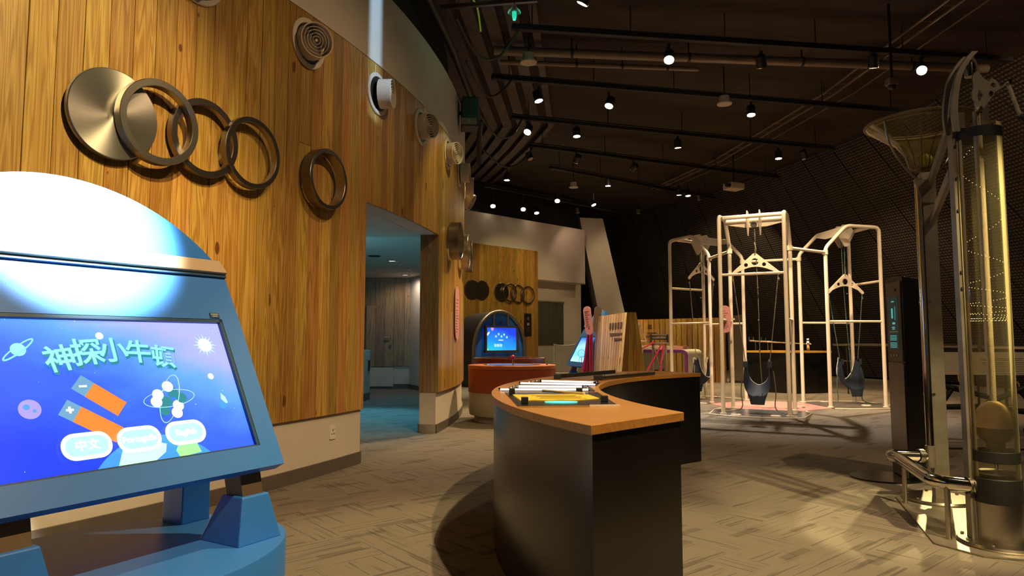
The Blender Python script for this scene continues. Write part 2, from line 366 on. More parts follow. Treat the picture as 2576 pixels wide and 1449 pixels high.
M['cream'] = mat('cream_plastic', (0.62, 0.54, 0.43), 0.5, var=0.04)
M['white'] = mat('white_powder_coat', (0.74, 0.67, 0.56), 0.38, var=0.03)
M['blklam'] = mat('black_laminate', (0.007, 0.0065, 0.006), 0.24, var=0.15, bump=0.04, bscale=400, spec=0.5)
M['red'] = mat('red_vinyl', (0.30, 0.05, 0.018), 0.5, var=0.06)
M['redrim'] = mat('orange_red_rim', (0.42, 0.11, 0.04), 0.45, var=0.05)
M['creampod'] = mat('cream_lacquer', (0.42, 0.38, 0.29), 0.5, var=0.04)
M['navy'] = mat('navy_canvas', (0.012, 0.022, 0.05), 0.7, var=0.2, bump=0.3, bscale=90)
M['piping'] = mat('pale_piping', (0.5, 0.52, 0.58), 0.5)
M['pink'] = mat('pink_plastic', (0.66, 0.30, 0.30), 0.5, var=0.05)
M['pinkmat'] = mat('pink_floor_vinyl', (0.66, 0.30, 0.27), 0.5, var=0.12, scale=3)
M['magenta'] = mat('magenta_paint', (0.36, 0.008, 0.10), 0.4, var=0.05)
M['redpink'] = mat('red_pink_plastic', (0.62, 0.02, 0.08), 0.4, var=0.05)
M['purple'] = mat('purple_edge', (0.20, 0.04, 0.25), 0.4, var=0.05)
M['offwhite'] = mat('off_white_laminate', (0.66, 0.58, 0.46), 0.5, var=0.04)
M['ink'] = mat('dark_print', (0.05, 0.03, 0.02), 0.7)
M['inkpink'] = mat('rose_print', (0.30, 0.09, 0.10), 0.7)
M['rubber'] = mat('black_rubber', (0.010, 0.010, 0.010), 0.6)
M['rope'] = mat('grey_rope', (0.16, 0.14, 0.10), 0.8, bump=0.5, bscale=200)
M['ropegreen'] = mat('green_rope', (0.05, 0.11, 0.09), 0.8)
M['ropewhite'] = mat('pale_rope', (0.5, 0.42, 0.28), 0.8, bump=0.5, bscale=200)
M['acrylic'] = acrylic_mat('yellowed_acrylic', (0.975, 0.965, 0.90), (0.85, 0.78, 0.50), 0.035)
M['smoke'] = acrylic_mat('smoked_acrylic', (0.80, 0.76, 0.55), (0.24, 0.19, 0.06), 0.34, 0.08)
M['clear'] = acrylic_mat('clear_acrylic', (0.94, 0.95, 0.96), (0.5, 0.5, 0.5), 0.05)
M['plate'] = mat('grey_floor_plate', (0.22, 0.23, 0.25), 0.25, metal=0.5, var=0.1)
M['plate2'] = mat('worn_steel_plate', (0.36, 0.32, 0.26), 0.4, metal=0.7, var=0.2)
M['ball'] = mat('tan_float', (0.80, 0.62, 0.30), 0.6, var=0.25, scale=5, bump=0.1)
M['lime'] = mat('lime_ball', (0.5, 0.55, 0.03), 0.5, var=0.2)
M['yellow'] = mat('yellow_card', (0.85, 0.62, 0.03), 0.5, var=0.1)
M['yellowband'] = mat('yellow_webbing', (0.8, 0.45, 0.02), 0.5)
M['greypaint'] = mat('grey_frame_paint', (0.24, 0.18, 0.13), 0.45, metal=0.2)
M['lampglow'] = emis('lamp_glow', (1.0, 0.86, 0.62), 28.0)
M['recglow'] = emis('recessed_glow', (.8, .9, 1.0), 2.0)
M['lampoff'] = mat('unlit_lamp_glass', (0.45, 0.36, 0.28), 0.3)
M['beadglow'] = emis('bead_glow', (1.0, 0.72, 0.3), 3.0)
M['tubeglow'] = emis('light_tube', (1.0, 0.93, 0.88), 2.0)
M['cyanlight'] = emis('cyan_light', (0.10, 0.85, 0.62), 1.6)
M['mesh'] = mat('cream_mesh', (0.6, 0.55, 0.42), 0.5)
M['blind'] = mat('grey_blind', (0.075, 0.075, 0.055), 0.8, var=0.08, stretch=(14, 14, 1))
M['cable'] = mat('grey_cable', (0.05, 0.042, 0.036), 0.5)
M['socket'] = mat('white_socket', (0.72, 0.66, 0.56), 0.4)

# ------------------------------------------------------------ ceiling spotlights (their light belongs to each lamp)
def look(a, b):
    return (Vector(b) - Vector(a)).to_track_quat('-Z', 'Y')
def spot_lamp(pos, target, label, power=0, angle=50, col=(1.0, 0.70, 0.40), lit=True, blend=0.5, size=0.075, soft=0.04, top=5.75, glow=None, group='ceiling spotlights'):
    pos = Vector(pos)
    t = thing('ceiling_spotlight', label, 'spotlight', pos, 0, group)
    q = look(pos, target).to_matrix().to_4x4()
    Q = Matrix.Translation(pos) @ q
    MB().bar(pos + Vector((0, 0, 0.05)), Vector((pos.x, pos.y, top)), 0.035, 0.035).build('stem', M['blackmetal'], t)
    b = MB(Q); b.lathe([(0.03, 0.2), (size, 0.17), (size * 1.08, 0.0), (size * .98, 0.0), (size * .9, 0.03), (0.0, 0.031)], 18); b.build('housing', M['blackmetal'], t, 40)
    b = MB(Q); b.lathe([(size * 1.1, -0.012), (size * 1.13, 0.004), (size * 1.0, 0.004), (size * 1.0, -0.012), (size * 1.1, -0.012)], 18); b.build('rim', M['chrome'] if lit else M['blackmetal'], t, 40)
    b = MB(Q); b.lathe([(size * .97, 0.004), (size * .6, -0.008), (0.0005, -0.012)], 18); b.build('lens', (glow or M['lampglow']) if lit else M['lampoff'], t, 60)
    if lit and power:
        l = bpy.data.lights.new('spot_beam', 'SPOT'); l.energy = power; l.color = col; l.spot_size = R(angle); l.spot_blend = blend; l.shadow_soft_size = soft
        o = bpy.data.objects.new('spot_beam', l); COL.objects.link(o); o.parent = t
        o.matrix_local = Matrix.Translation((Q @ Vector((0, 0, -0.05))) - pos) @ q
    return t

# ============================================================ STRUCTURE
WC = (-14.92, 11.1); WR = 14.1                      # drum of the curved timber wall
def wp(phi, z=0.0, off=0.0):
    return Vector((WC[0] + (WR + off) * math.cos(R(phi)), WC[1] + (WR + off) * math.sin(R(phi)), z))
D0, D1 = -17.57, -8.42                              # doorway
DOOR_Z = 2.63; WOOD0 = 0.53; WOOD1 = 4.12; BAND1 = 4.98; CEIL = 6.2

fl = struct(MB().box((5, 15, -0.05), (44, 44, 0.1)).build('floor', M['carpet']), 'grey brown striped carpet tiles in turned directions')
ce = struct(MB().box((5, 15, CEIL + 0.1), (44, 44, 0.2)).build('ceiling', M['ceiling']), 'dark brown painted high ceiling')
# metal deck strips under the ceiling, bending round the timber drum
Q0 = [(-0.45, 4.5), (0.29, 9.6), (0.89, 15.3), (0.45, 17.2), (-0.35, 20.0), (-1.6, 24.0)]
for k in range(7):
    off = 0.33 * k
    for i in range(len(Q0) - 1):
        a = Vector((Q0[i][0] - off, Q0[i][1], 0)); c = Vector((Q0[i + 1][0] - off, Q0[i + 1][1], 0))
        s_ = 1 if i < 2 else -1
        w = 0.2 if k else 0.12
        MB().bar(a + Vector((0, 0, CEIL - 0.05)), c + Vector((0, 0, CEIL - 0.05)), w, 0.1).build('deck_strip', M['slat'], ce)

# timber drum: plastered core
b = MB()
b.arc(WC, -58, D0, WR - 0.25, WR - 0.03, 0, DOOR_Z, 24); b.arc(WC, D1, 42, WR - 0.25, WR - 0.03, 0, DOOR_Z, 30)
b.arc(WC, -58, 42, WR - 0.25, WR - 0.03, DOOR_Z, WOOD1, 60)
wl = struct(b.build('wall_left', M['white_wall'], None, 30), 'curved wall clad in upright pine planks above a white plinth')
MB().arc(WC, -58, 42, WR - 0.25, WR + 0.006, WOOD1, BAND1, 80).build('upper_band', M['white_wall'], wl, 30, label='plain white plaster band above the planks')
MB().arc(WC, -58, 42, WR - 0.6, WR - 0.3, BAND1 - 0.02, CEIL, 60).build('dark_void_sheet', M['black'], wl, 30)  # added black sheet stands for the dark open space above the drum
for a0, a1 in ((-58, D0), (D1, 30)):
    b = MB(); b.arc(WC, a0, a1, WR - 0.27, WR - 0.012, 0, 0.115, 30)
    struct(b.build('baseboard_left', M['skirting'], None, 30), 'grey brown skirting along the curved wall')
PITCH = 0.6257
def plank_mesh(w, h, name='plank'):
    b = MB(); b.box((0, 0, h / 2), (0.028, w - 0.0035, h)); o = b.build(name, M['pine'], None, bevel=0.0025, seg=1); me = o.data; bpy.data.objects.remove(o); return me
_pl = {}
def plank(parent, loc, rz, w, h, m, name='plank'):
    key = (round(w, 4), round(h, 3), m.name)
    if key not in _pl:
        _pl[key] = plank_mesh(w, h, name); _pl[key].materials.clear(); _pl[key].materials.append(m)
    o = bpy.data.objects.new(name, _pl[key]); COL.objects.link(o); o.parent = parent
    o.location = wm(parent).inverted() @ Vector(loc); o.rotation_euler = (0, 0, rz); return o
pw = 2 * math.pi * WR * PITCH / 360
rng = random.Random(3)
ph = -36.0 + 0.11
# plank grid is set so that a joint falls on both jambs
def run_planks(p0, p1, z0, z1, m=M['pine']):
    n = max(1, round((p1 - p0) / PITCH)); st = (p1 - p0) / n; w = 2 * math.pi * WR * st / 360
    for i in range(n):
        p = p0 + st * (i + .5); c = wp(p, 0, -0.014 + rng.uniform(-0.0015, 0.0015)); h = z1 - z0
        if h > 3 and rng.random() < 0.3:
            j = rng.choice([1.1, 1.9, 2.4, 2.75]); cuts = [(z0, z0 + j), (z0 + j, z1)]
        else: cuts = [(z0, z1)]
        for a, e in cuts: plank(wl, (c.x, c.y, a), R(p), w, round(e - a, 3) - 0.002, m)
run_planks(-36.0, D0, WOOD0, WOOD1); run_planks(D0, D1, DOOR_Z - 0.02, WOOD1); run_planks(D1, 12.0, WOOD0, WOOD1)
# jamb boards lining the doorway
for p, s_ in ((D0, 1), (D1, -1)):
    c = wp(p, (WOOD0 + DOOR_Z) / 2, -0.13); 
    b = MB(); b.box(c, (0.25, 0.024, DOOR_Z - WOOD0), R(p)); b.build('jamb_board', M['pine_old'], wl, bevel=0.002, seg=1)
b = MB(); b.arc(WC, D0, D1, WR - 0.27, WR - 0.03, DOOR_Z - 0.012, DOOR_Z, 8); b.build('lintel_soffit', M['white_wall'], wl)

# corridor behind the doorway
b = MB(); b.prism([(-0.95, 9.3), (-1.2, 9.3), (-1.75, 6.75), (-9, 6.0), (-9, 9.3)], DOOR_Z, DOOR_Z + 0.12); 
c1 = struct(b.build('ceiling', M['white_wall']), 'low white ceiling just inside the doorway')
c2 = struct(MB().prism([(-1.2, 9.3), (-9, 9.3), (-9, 17.6), (-2.5, 17.6), (-1.1, 13)], 2.82, 2.95).build('ceiling', M['white_wall']), 'white corridor ceiling lit blue, with recessed lights')
wc = struct(MB().box((-5.2, 17.55, 1.41), (6.6, 0.2, 2.82)).build('wall_corridor', M['white_wall']), 'weathered pine wall over a white plinth at the corridor end')
struct(MB().box((-5.2, 17.435, 0.06), (6.6, 0.03, 0.12)).build('baseboard_corridor', M['skirting']), 'grey skirting at the corridor end')
x = -7.5
while x < -2.2:
    w = rng.choice([0.21, 0.23, 0.25, 0.27])
    indoor = -3.70 < x + w / 2 < -2.98
    plank(wc, (x + w / 2, 17.435, 0.57), R(-90), w, 2.245, M['pine_old']); x += w
struct(MB().box((-8, 12, 1.4), (0.2, 12, 2.8)).build('wall_corridor_side', M['white_wall']), 'white side wall of the corridor')
# flush door in the corridor wall
dr = struct(MB().box((-3.36, 17.408, 1.33), (0.70, 0.02, 1.56)).build('door_1', M['pine_old'], bevel=0.004, seg=1), 'flush pine door with a chrome lever in the corridor wall')
MB().box((-3.36, 17.405, 0.30), (0.70, 0.02, 0.48)).build('kick_panel', M['white_wall'], dr, bevel=0.003, seg=1)
for k in range(3):
    MB().box((-3.36 - 0.235 + 0.235 * k, 17.396, 1.33), (0.230, 0.012, 1.55)).build('plank', M['pine_old'], dr, bevel=0.003, seg=1)
MB().tube([(-3.09, 17.39, 1.30), (-3.09, 17.34, 1.30), (-3.24, 17.34, 1.30)], 0.014).build('lever_handle', M['chrome'], dr, 40)
MB().lathe([(0.0, 0.0), (0.03, 0.0), (0.03, 0.02), (0.0, 0.02)], 14, Matrix.Translation((-3.09, 17.39, 1.08)) @ Matrix.Rotation(R(90), 4, 'X')).build('lock_rose', M['chrome'], dr)

# back wall: plank screen, white upper wall, recess with a blind
BD = Vector((0.727, 0.687, 0)).normalized(); BN = Vector((0.687, -0.727, 0)).normalized(); BA = math.atan2(BD.y, BD.x)
B0 = Vector((-1.273, 20.07, 0))
def bp_(t, z=0, n=0.0): return B0 + BD * t + BN * n + Vector((0, 0, z))
b = MB(); b.bar(bp_(-3.0, 2.06, -0.15), bp_(2.87, 2.06, -0.15), 0.25, 4.12); b.bar(bp_(-3.0, 4.6, -0.12), bp_(2.87, 4.6, -0.12), 0.25, 0.96)
b.bar(bp_(2.87, 4.14, -0.12), bp_(5.25, 4.14, -0.12), 0.25, 1.88); b.bar(bp_(2.87, 1.6, -0.62), bp_(5.6, 1.6, -0.62), 0.25, 3.2); b.bar(bp_(2.9, 3.19, -0.38), bp_(5.3, 3.19, -0.38), 0.7, 0.03)
wb = struct(b.build('wall_back', M['white_wall']), 'far white wall with a pine screen and a shaded recess')
for i in range(37):
    t = -2.85 + 0.155 * i
    plank(wb, bp_(t + 0.0775, 0.0, -0.012), BA + R(90), 0.155, 4.12, M['pine'])
MB().bar(bp_(2.86, 2.06, -0.12), bp_(2.90, 2.06, -0.12), 0.26, 4.12).build('end_board', M['pine'], wb)
# fabric blind over the recess window
wi = struct(MB().bar(bp_(3.12, 1.80, -0.47), bp_(4.62, 1.80, -0.47), 0.05, 1.44).build('window_1', M['blind']), 'grey fabric blind drawn over a window in the recess')
for k in range(4): MB().bar(bp_(3.14 + 0.37 * k, 1.80, -0.438), bp_(3.49 + 0.37 * k, 1.80, -0.438), 0.012, 1.42).build('blind_panel', M['blind'], wi)
MB().bar(bp_(3.10, 2.53, -0.45), bp_(4.64, 2.53, -0.45), 0.08, 0.05).build('head_rail', M['greypaint'], wi)
struct(MB().bar(bp_(-3, 5.65, -0.3), bp_(5.2, 5.65, -0.3), 0.2, 1.14).build('wall_back_upper', M['black']), 'black void above the far white wall')

# leaning white pillar at the end of the black wall
def hexa(b, bot, top):
    b.add(bot + top, [(3, 2, 1, 0), (4, 5, 6, 7), (0, 1, 5, 4), (1, 2, 6, 5), (2, 3, 7, 6), (3, 0, 4, 7)])
b = MB(); hexa(b, [(3.50, 24.2, 0), (4.52, 24.4, 0), (4.6, 25.6, 0), (3.5, 25.6, 0)], [(2.42, 24.2, 5.62), (3.28, 24.4, 5.62), (3.4, 25.6, 5.62), (2.42, 25.6, 5.62)])
struct(b.build('trim_1', M['white_wall']), 'leaning off white pillar at the end of the black wall')

# black perforated wall: leaning panels whose joints all run to one apex
AP = Vector((-1.5, 16.4, 19.7))
def cone(T, z):
    k = (AP.z - z) / (AP.z - CEIL); return Vector((AP.x + (T.x - AP.x) * k, AP.y + (T.y - AP.y) * k, z))
tops = bez([(9.2, 2.0, 0), (9.1, 6.0, 0), (8.8, 11.7, 0), (8.4, 16.2, 0), (6.4, 23.4, 0), (3.77, 27.8, 0), (1.2, 30.5, 0)], 30)
# even steps
cum = [0]
for i in range(1, len(tops)): cum.append(cum[-1] + (tops[i] - tops[i - 1]).length)
def at_len(s_):
    for i in range(1, len(tops)):
        if cum[i] >= s_:
            f = (s_ - cum[i - 1]) / max(1e-6, cum[i] - cum[i - 1]); return tops[i - 1].lerp(tops[i], f)
    return tops[-1]
NP = 52; step = cum[-1] / NP
b = MB(); rings = []
for i in range(NP + 1):
    T = at_len(step * i); o = (T - AP); o.z = 0; o.normalize()
    rings.append([cone(T, 0) + o * .12, cone(T, CEIL) + o * .12, cone(T, CEIL) + o * .3, cone(T, 0) + o * .3])
b.loft(rings)
wr = struct(b.build('wall_right', M['black']), 'leaning black wall of perforated metal panels with slanting joints')
NZ = 8
for i in range(NP):
    g = 0.012
    Ta = at_len(step * i + g); Tb = at_len(step * (i + 1) - g); vs = []; uv = []
    for layer in (0, 0.05):
        for j in range(NZ + 1):
            z = 0.05 + (CEIL - 0.07) * j / NZ
            for T, uu in ((Ta, 0.0), (Tb, 1.0)):
                o = (T - AP); o.z = 0; o.normalize(); p = cone(T, z) + o * layer
                vs.append(p); k = (AP.z - z) / (AP.z - CEIL)
                uv.append((step * i + (uu - .5) * step * k, (z * 1.25)))
    fs = []; n = 2 * (NZ + 1)
    for j in range(NZ):
        a = 2 * j; fs += [(a, a + 1, a + 3, a + 2), (n + a, n + a + 2, n + a + 3, n + a + 1), (a, a + 2, n + a + 2, n + a), (a + 1, n + a + 1, n + a + 3, a + 3)]
    fs += [(0, n, n + 1, 1), (2 * NZ, 2 * NZ + 1, n + 2 * NZ + 1, n + 2 * NZ)]
    b = MB(); b.v = vs; b.f = fs
    b.build('wall_panel', M['perf'], wr, uvs=uv)

# ============================================================ THINGS ON THE CURVED WALL
def wall_frame(phi, z, off=0.0):
    # local z = outward normal, local y = up, local x = along the wall (towards growing phi is -x)
    n = Vector((math.cos(R(phi)), math.sin(R(phi)), 0)); u = Vector((0, 0, 1)); x = u.cross(n)
    m = Matrix.Identity(4)
    for i in range(3): m[i][0] = x[i]; m[i][1] = u[i]; m[i][2] = n[i]
    p = wp(phi, z, off)
    for i in range(3): m[i][3] = p[i]
    return m
def steel_ring(Mx, ro, wdt, dep, label, group, m=None):
    t = thing('wall_ring', label, 'ring', Mx.translation, 0, group)
    m = m or M['steel_dark']; ri = ro - wdt
    MB(Mx).lathe([(ro, 0), (ro, dep - .004), (ro - .004, dep), (ri + .004, dep), (ri, dep - .004)], 56).build('front_band', m, t, 35)
    MB(Mx).lathe([(ri, dep - .004), (ri, 0), (ro, 0)], 56).build('inner_band', M['steel'], t, 35)
    for a in (90, 210, 330):
        c = Mx @ Vector(((ro - wdt / 2) * math.cos(R(a)), (ro - wdt / 2) * math.sin(R(a)), -0.0))
        n = Mx.to_3x3() @ Vector((0, 0, 1))
        MB().tube([c + n * 0.004, c - n * 0.035], 0.008, 8).build('stand_off', M['steel_dark'], t)
    return t
G = 'steel discs and rings on the curved pine wall'
Mx = wall_frame(-28.95, 2.64, 0.035)
t = thing('wall_disc', 'solid brushed steel disc on the curved pine wall', 'disc', Mx.translation, 0, G); t.rotation_euler = Mx.to_euler()
MB(Mx).lathe([(0.0005, 0.03), (0.284, 0.03), (0.29, 0.024), (0.29, 0.0), (0.0005, 0)], 64).build('face', M['disc'], t, 35)
MB(Mx).lathe([(0.2905, 0.002), (0.2925, 0.002), (0.2925, 0.02), (0.2905, 0.02)], 64).build('edge_band', M['steel_dark'], t, 35)
steel_ring(wall_frame(-27.86, 2.655, 0.075), 0.285, 0.048, 0.06, 'steel ring overlapping the solid steel disc', G, M['steel'])
steel_ring(wall_frame(-26.25, 2.66, 0.03), 0.285, 0.048, 0.05, 'dark steel ring between the disc overlapping ring and a thinner ring', G)
steel_ring(wall_frame(-24.55, 2.655, 0.05), 0.278, 0.040, 0.055, 'thin steel ring, right end of the overlapping chain', G)
steel_ring(wall_frame(-20.95, 2.645, 0.03), 0.272, 0.036, 0.10, 'deep steel ring hanging alone left of the doorway', G)
steel_ring(wall_frame(-5.75, 2.63, 0.03), 0.272, 0.028, 0.13, 'deep steel ring just right of the doorway', G)
steel_ring(wall_frame(-1.3, 2.62, 0.03), 0.272, 0.028, 0.11, 'steel ring catching the golden lamp light at the wall bend', G, M['steel'])
steel_ring(wall_frame(0.9, 2.62, 0.06), 0.272, 0.028, 0.10, 'steel ring half hidden behind the wall bend', G)

def vent(phi, z, label, yaw=0.0, pitch=0.0, s=1.0):
    Mx = wall_frame(phi, z, 0.0)
    t = thing('nozzle_vent', label, 'air vent', Mx.translation, 0, 'round air nozzles under the white band')
    MB(Mx).lathe([(0.222 * s, 0.0), (0.222 * s, 0.012), (0.215 * s, 0.018), (0.182 * s, 0.018), (0.176 * s, 0.006)], 40).build('flange', M['cream'], t, 35)
    MB(Mx).lathe([(0.176 * s, 0.006), (0.17 * s, 0.0045), (0.0005, 0.0045)], 40).build('throat', M['blackmetal'], t, 35)
    P = Mx @ Matrix.Rotation(yaw, 4, 'Y') @ Matrix.Rotation(pitch, 4, 'X')
    MB(P).lathe([(0.152 * s, 0.03), (0.152 * s, 0.168), (0.149 * s, 0.17), (0.144 * s, 0.168), (0.144 * s, 0.03)], 40).build('barrel', M['cream'], t, 35)
    for r in (0.118, 0.09, 0.062, 0.036):
        MB(P).lathe([((r + .012) * s, 0.075), (r * s, 0.162), ((r - .003) * s, 0.162), ((r + .006) * s, 0.075)], 32).build('louvre_ring', M['cream'], t, 35)
    MB(P).lathe([(0.0005, 0.16), (0.012 * s, 0.155), (0.014 * s, 0.05), (0.0005, 0.05)], 16).build('hub', M['cream'], t, 35)
    for a in (0, 90):
        b = MB(P); b.box((0, 0, 0.07), (0.29 * s, 0.004, 0.02), R(a)); b.build('cross_bar', M['blackmetal'], t)
vent(-26.5, 3.875, 'round nozzle vent cut by the top edge of the picture', -0.3, 0.1)
vent(-21.67, 3.84, 'round nozzle vent above the lone steel ring', -0.42, 0.10)
vent(-16.8, 3.80, 'round nozzle vent lit pale blue under the light strip', 0.25, 0.0)
vent(-11.85, 3.82, 'round nozzle vent above the right side of the doorway', -0.35, 0.05)
vent(-6.6, 3.84, 'round nozzle vent right of the doorway below the box speaker', -0.35, 0.05)
vent(-2.2, 3.84, 'round nozzle vent last before the wall bends away', 0.0, 0.0)
vent(1.6, 3.84, 'round nozzle vent seen from the side at the wall bend', 0.05, 0.0)
vent(5.0, 3.80, 'round nozzle vent tilted down behind the wall bend', -0.2, 0.5)

# socket in the plinth
Mx = wall_frame(-19.55, 0.36, -0.03)
t = thing('wall_socket', 'white square power socket in the plinth of the curved wall', 'socket', Mx.translation)
b = MB(Mx); b.prism(rrect(-0.043, 0.043, -0.06, 0.06, 0.008), 0.0, 0.009); b.build('face_plate', M['socket'], t, 30)
for x, y, w, h in ((0, 0.022, .009, .02), (-.016, -0.012, .016, .008), (.016, -.012, .016, .008)):
    MB(Mx).box((x, y, 0.0093), (w, h, 0.001)).build('pin_slot', M['rubber'], t)
MB(Mx).box((0.028, 0.042, 0.0115), (0.014, 0.02, 0.006)).build('switch', M['socket'], t)
# pink info oval right of the doorway
Mx = wall_frame(-3.4, 1.62, 0.012)
t = thing('info_plate', 'pink rounded info plate on the pine wall right of the doorway', 'sign', Mx.translation)
b = MB(Mx); b.prism(rrect(-0.21, 0.21, -0.40, 0.40, 0.2, 8), 0, 0.012); b.build('plate', M['pink'], t, 30)
def lines(Mx, t, x0, x1, y0, y1, n, m, z, ragged=0.5):
    for k in range(n):
        y = y1 - (y1 - y0) * k / max(1, n - 1); e = x0 + (x1 - x0) * (1 - ragged * rng.random())
        MB(Mx).box(((x0 + e) / 2, y, z), (e - x0, 0.012, 0.0012)).build('text_line', m, t)
lines(Mx, t, -0.14, 0.14, 0.10, 0.2, 3, M['inkpink'], 0.0126); lines(Mx, t, -0.16, 0.14, -0.28, 0.04, 9, M['inkpink'], 0.0126)
# box speaker under the ceiling at the bend of the drum
t = thing('wall_speaker', 'small black box speaker on the white band at the wall bend', 'speaker', (-0.62, 10.2, 4.55))
b = MB(); b.box((-0.66, 10.4, 4.72), (0.26, 0.34, 0.46), R(8)); b.build('cabinet', M['blackmetal'], t, bevel=0.01)
b = MB(); b.box((-0.66, 10.22, 4.56), (0.24, 0.012, 0.1), R(8)); b.build('grille', M['greypaint'], t)
b = MB(); b.box((-0.66, 10.213, 4.57), (0.02, 0.006, 0.02), R(8)); b.build('badge', M['white'], t)
MB().bar((-0.8, 10.42, 4.75), (-0.94, 10.42, 4.75), 0.05, 0.05).build('bracket', M['blackmetal'], t)

# ============================================================ BLUE TOUCH-SCREEN KIOSK
def panel_matrix(base):
    T = Vector((0, 0.41, 0.794)).normalized(); X = Vector((1, 0, 0)); Nn = X.cross(T)
    m = Matrix.Identity(4)
    for i in range(3): m[i][0] = X[i]; m[i][1] = T[i]; m[i][2] = Nn[i]
    m.translation = Vector((0, -0.35, 0.69))
    return base @ m
def screen_plane(P, x0, x1, y0, y1, z, name, m, parent, nx=1):
    b = MB(P); b.box(((x0 + x1) / 2, (y0 + y1) / 2, z - 0.004), (x1 - x0, y1 - y0, 0.008))
    vs = [(0, 0), (1, 0), (1, 1), (0, 1)] * 2
    return b.build(name, m, parent, uvs=[(0, 0), (1, 0), (1, 1), (0, 1), (0, 0), (1, 0), (1, 1), (0, 1)])
SCR = screen_mat('space_screen', [(0.36, (0.006, 0.040, 0.95)), (0.62, (0.03, 0.11, 0.98)), (0.82, (0.10, 0.32, 1.0)), (1.0, (0.36, 0.38, 1.0))], 1.5, (0.45, 0.5))
SCR3 = screen_mat('sky_screen', [(0.2, (0.45, 0.85, 1.0)), (0.45, (0.16, 0.6, 1.0)), (0.7, (0.3, 0.65, 1.0)), (0.95, (0.02, 0.16, 0.95))], 1.5, (0.05, 0.8), 0.05)
for n_, c_, s_ in (('glow_white', (1, 1, 1), 1.6), ('glow_cyan', (0.25, 0.78, 0.95), 1.1), ('glow_teal', (0.0, 0.25, 0.33), 0.9), ('glow_orange', (0.95, 0.22, 0.03), 1.1),
                   ('glow_paleblue', (0.42, 0.75, 0.95), 1.1), ('glow_lilac', (0.35, 0.32, 0.85), 1.0), ('glow_green', (0.35, 0.8, 0.35), 1.0), ('glow_steel', (0.12, 0.36, 0.62), 1.0),
                   ('glow_deep', (0.01, 0.04, 0.25), 0.8), ('glow_sea', (0.03, 0.3, 0.85), 1.1), ('glow_mint', (0.5, 0.9, 0.75), 1.15)):
    M[n_] = emis(n_, c_, s_)
def flat(P, poly, z, name, m, parent, th=0.0006):
    b = MB(P); b.prism(poly, z, z + th); return b.build(name, m, parent)
def disc2(P, x, y, r, z, name, m, parent, ry=None, n=24): return flat(P, ellipse(x, y, r, ry or r, n), z, name, m, parent)
def ringpoly(P, x, y, a, b_, w, ang, z, name, m, parent):
    c, s_ = math.cos(ang), math.sin(ang); pts = []
    for i in range(40):
        q = 2 * math.pi * i / 40; ex, ey = a * math.cos(q), b_ * math.sin(q); pts.append((x + ex * c - ey * s_, y + ex * s_ + ey * c, z))
    b = MB(P); b.tube(pts, w, 4, closed=True); return b.build(name, m, parent)

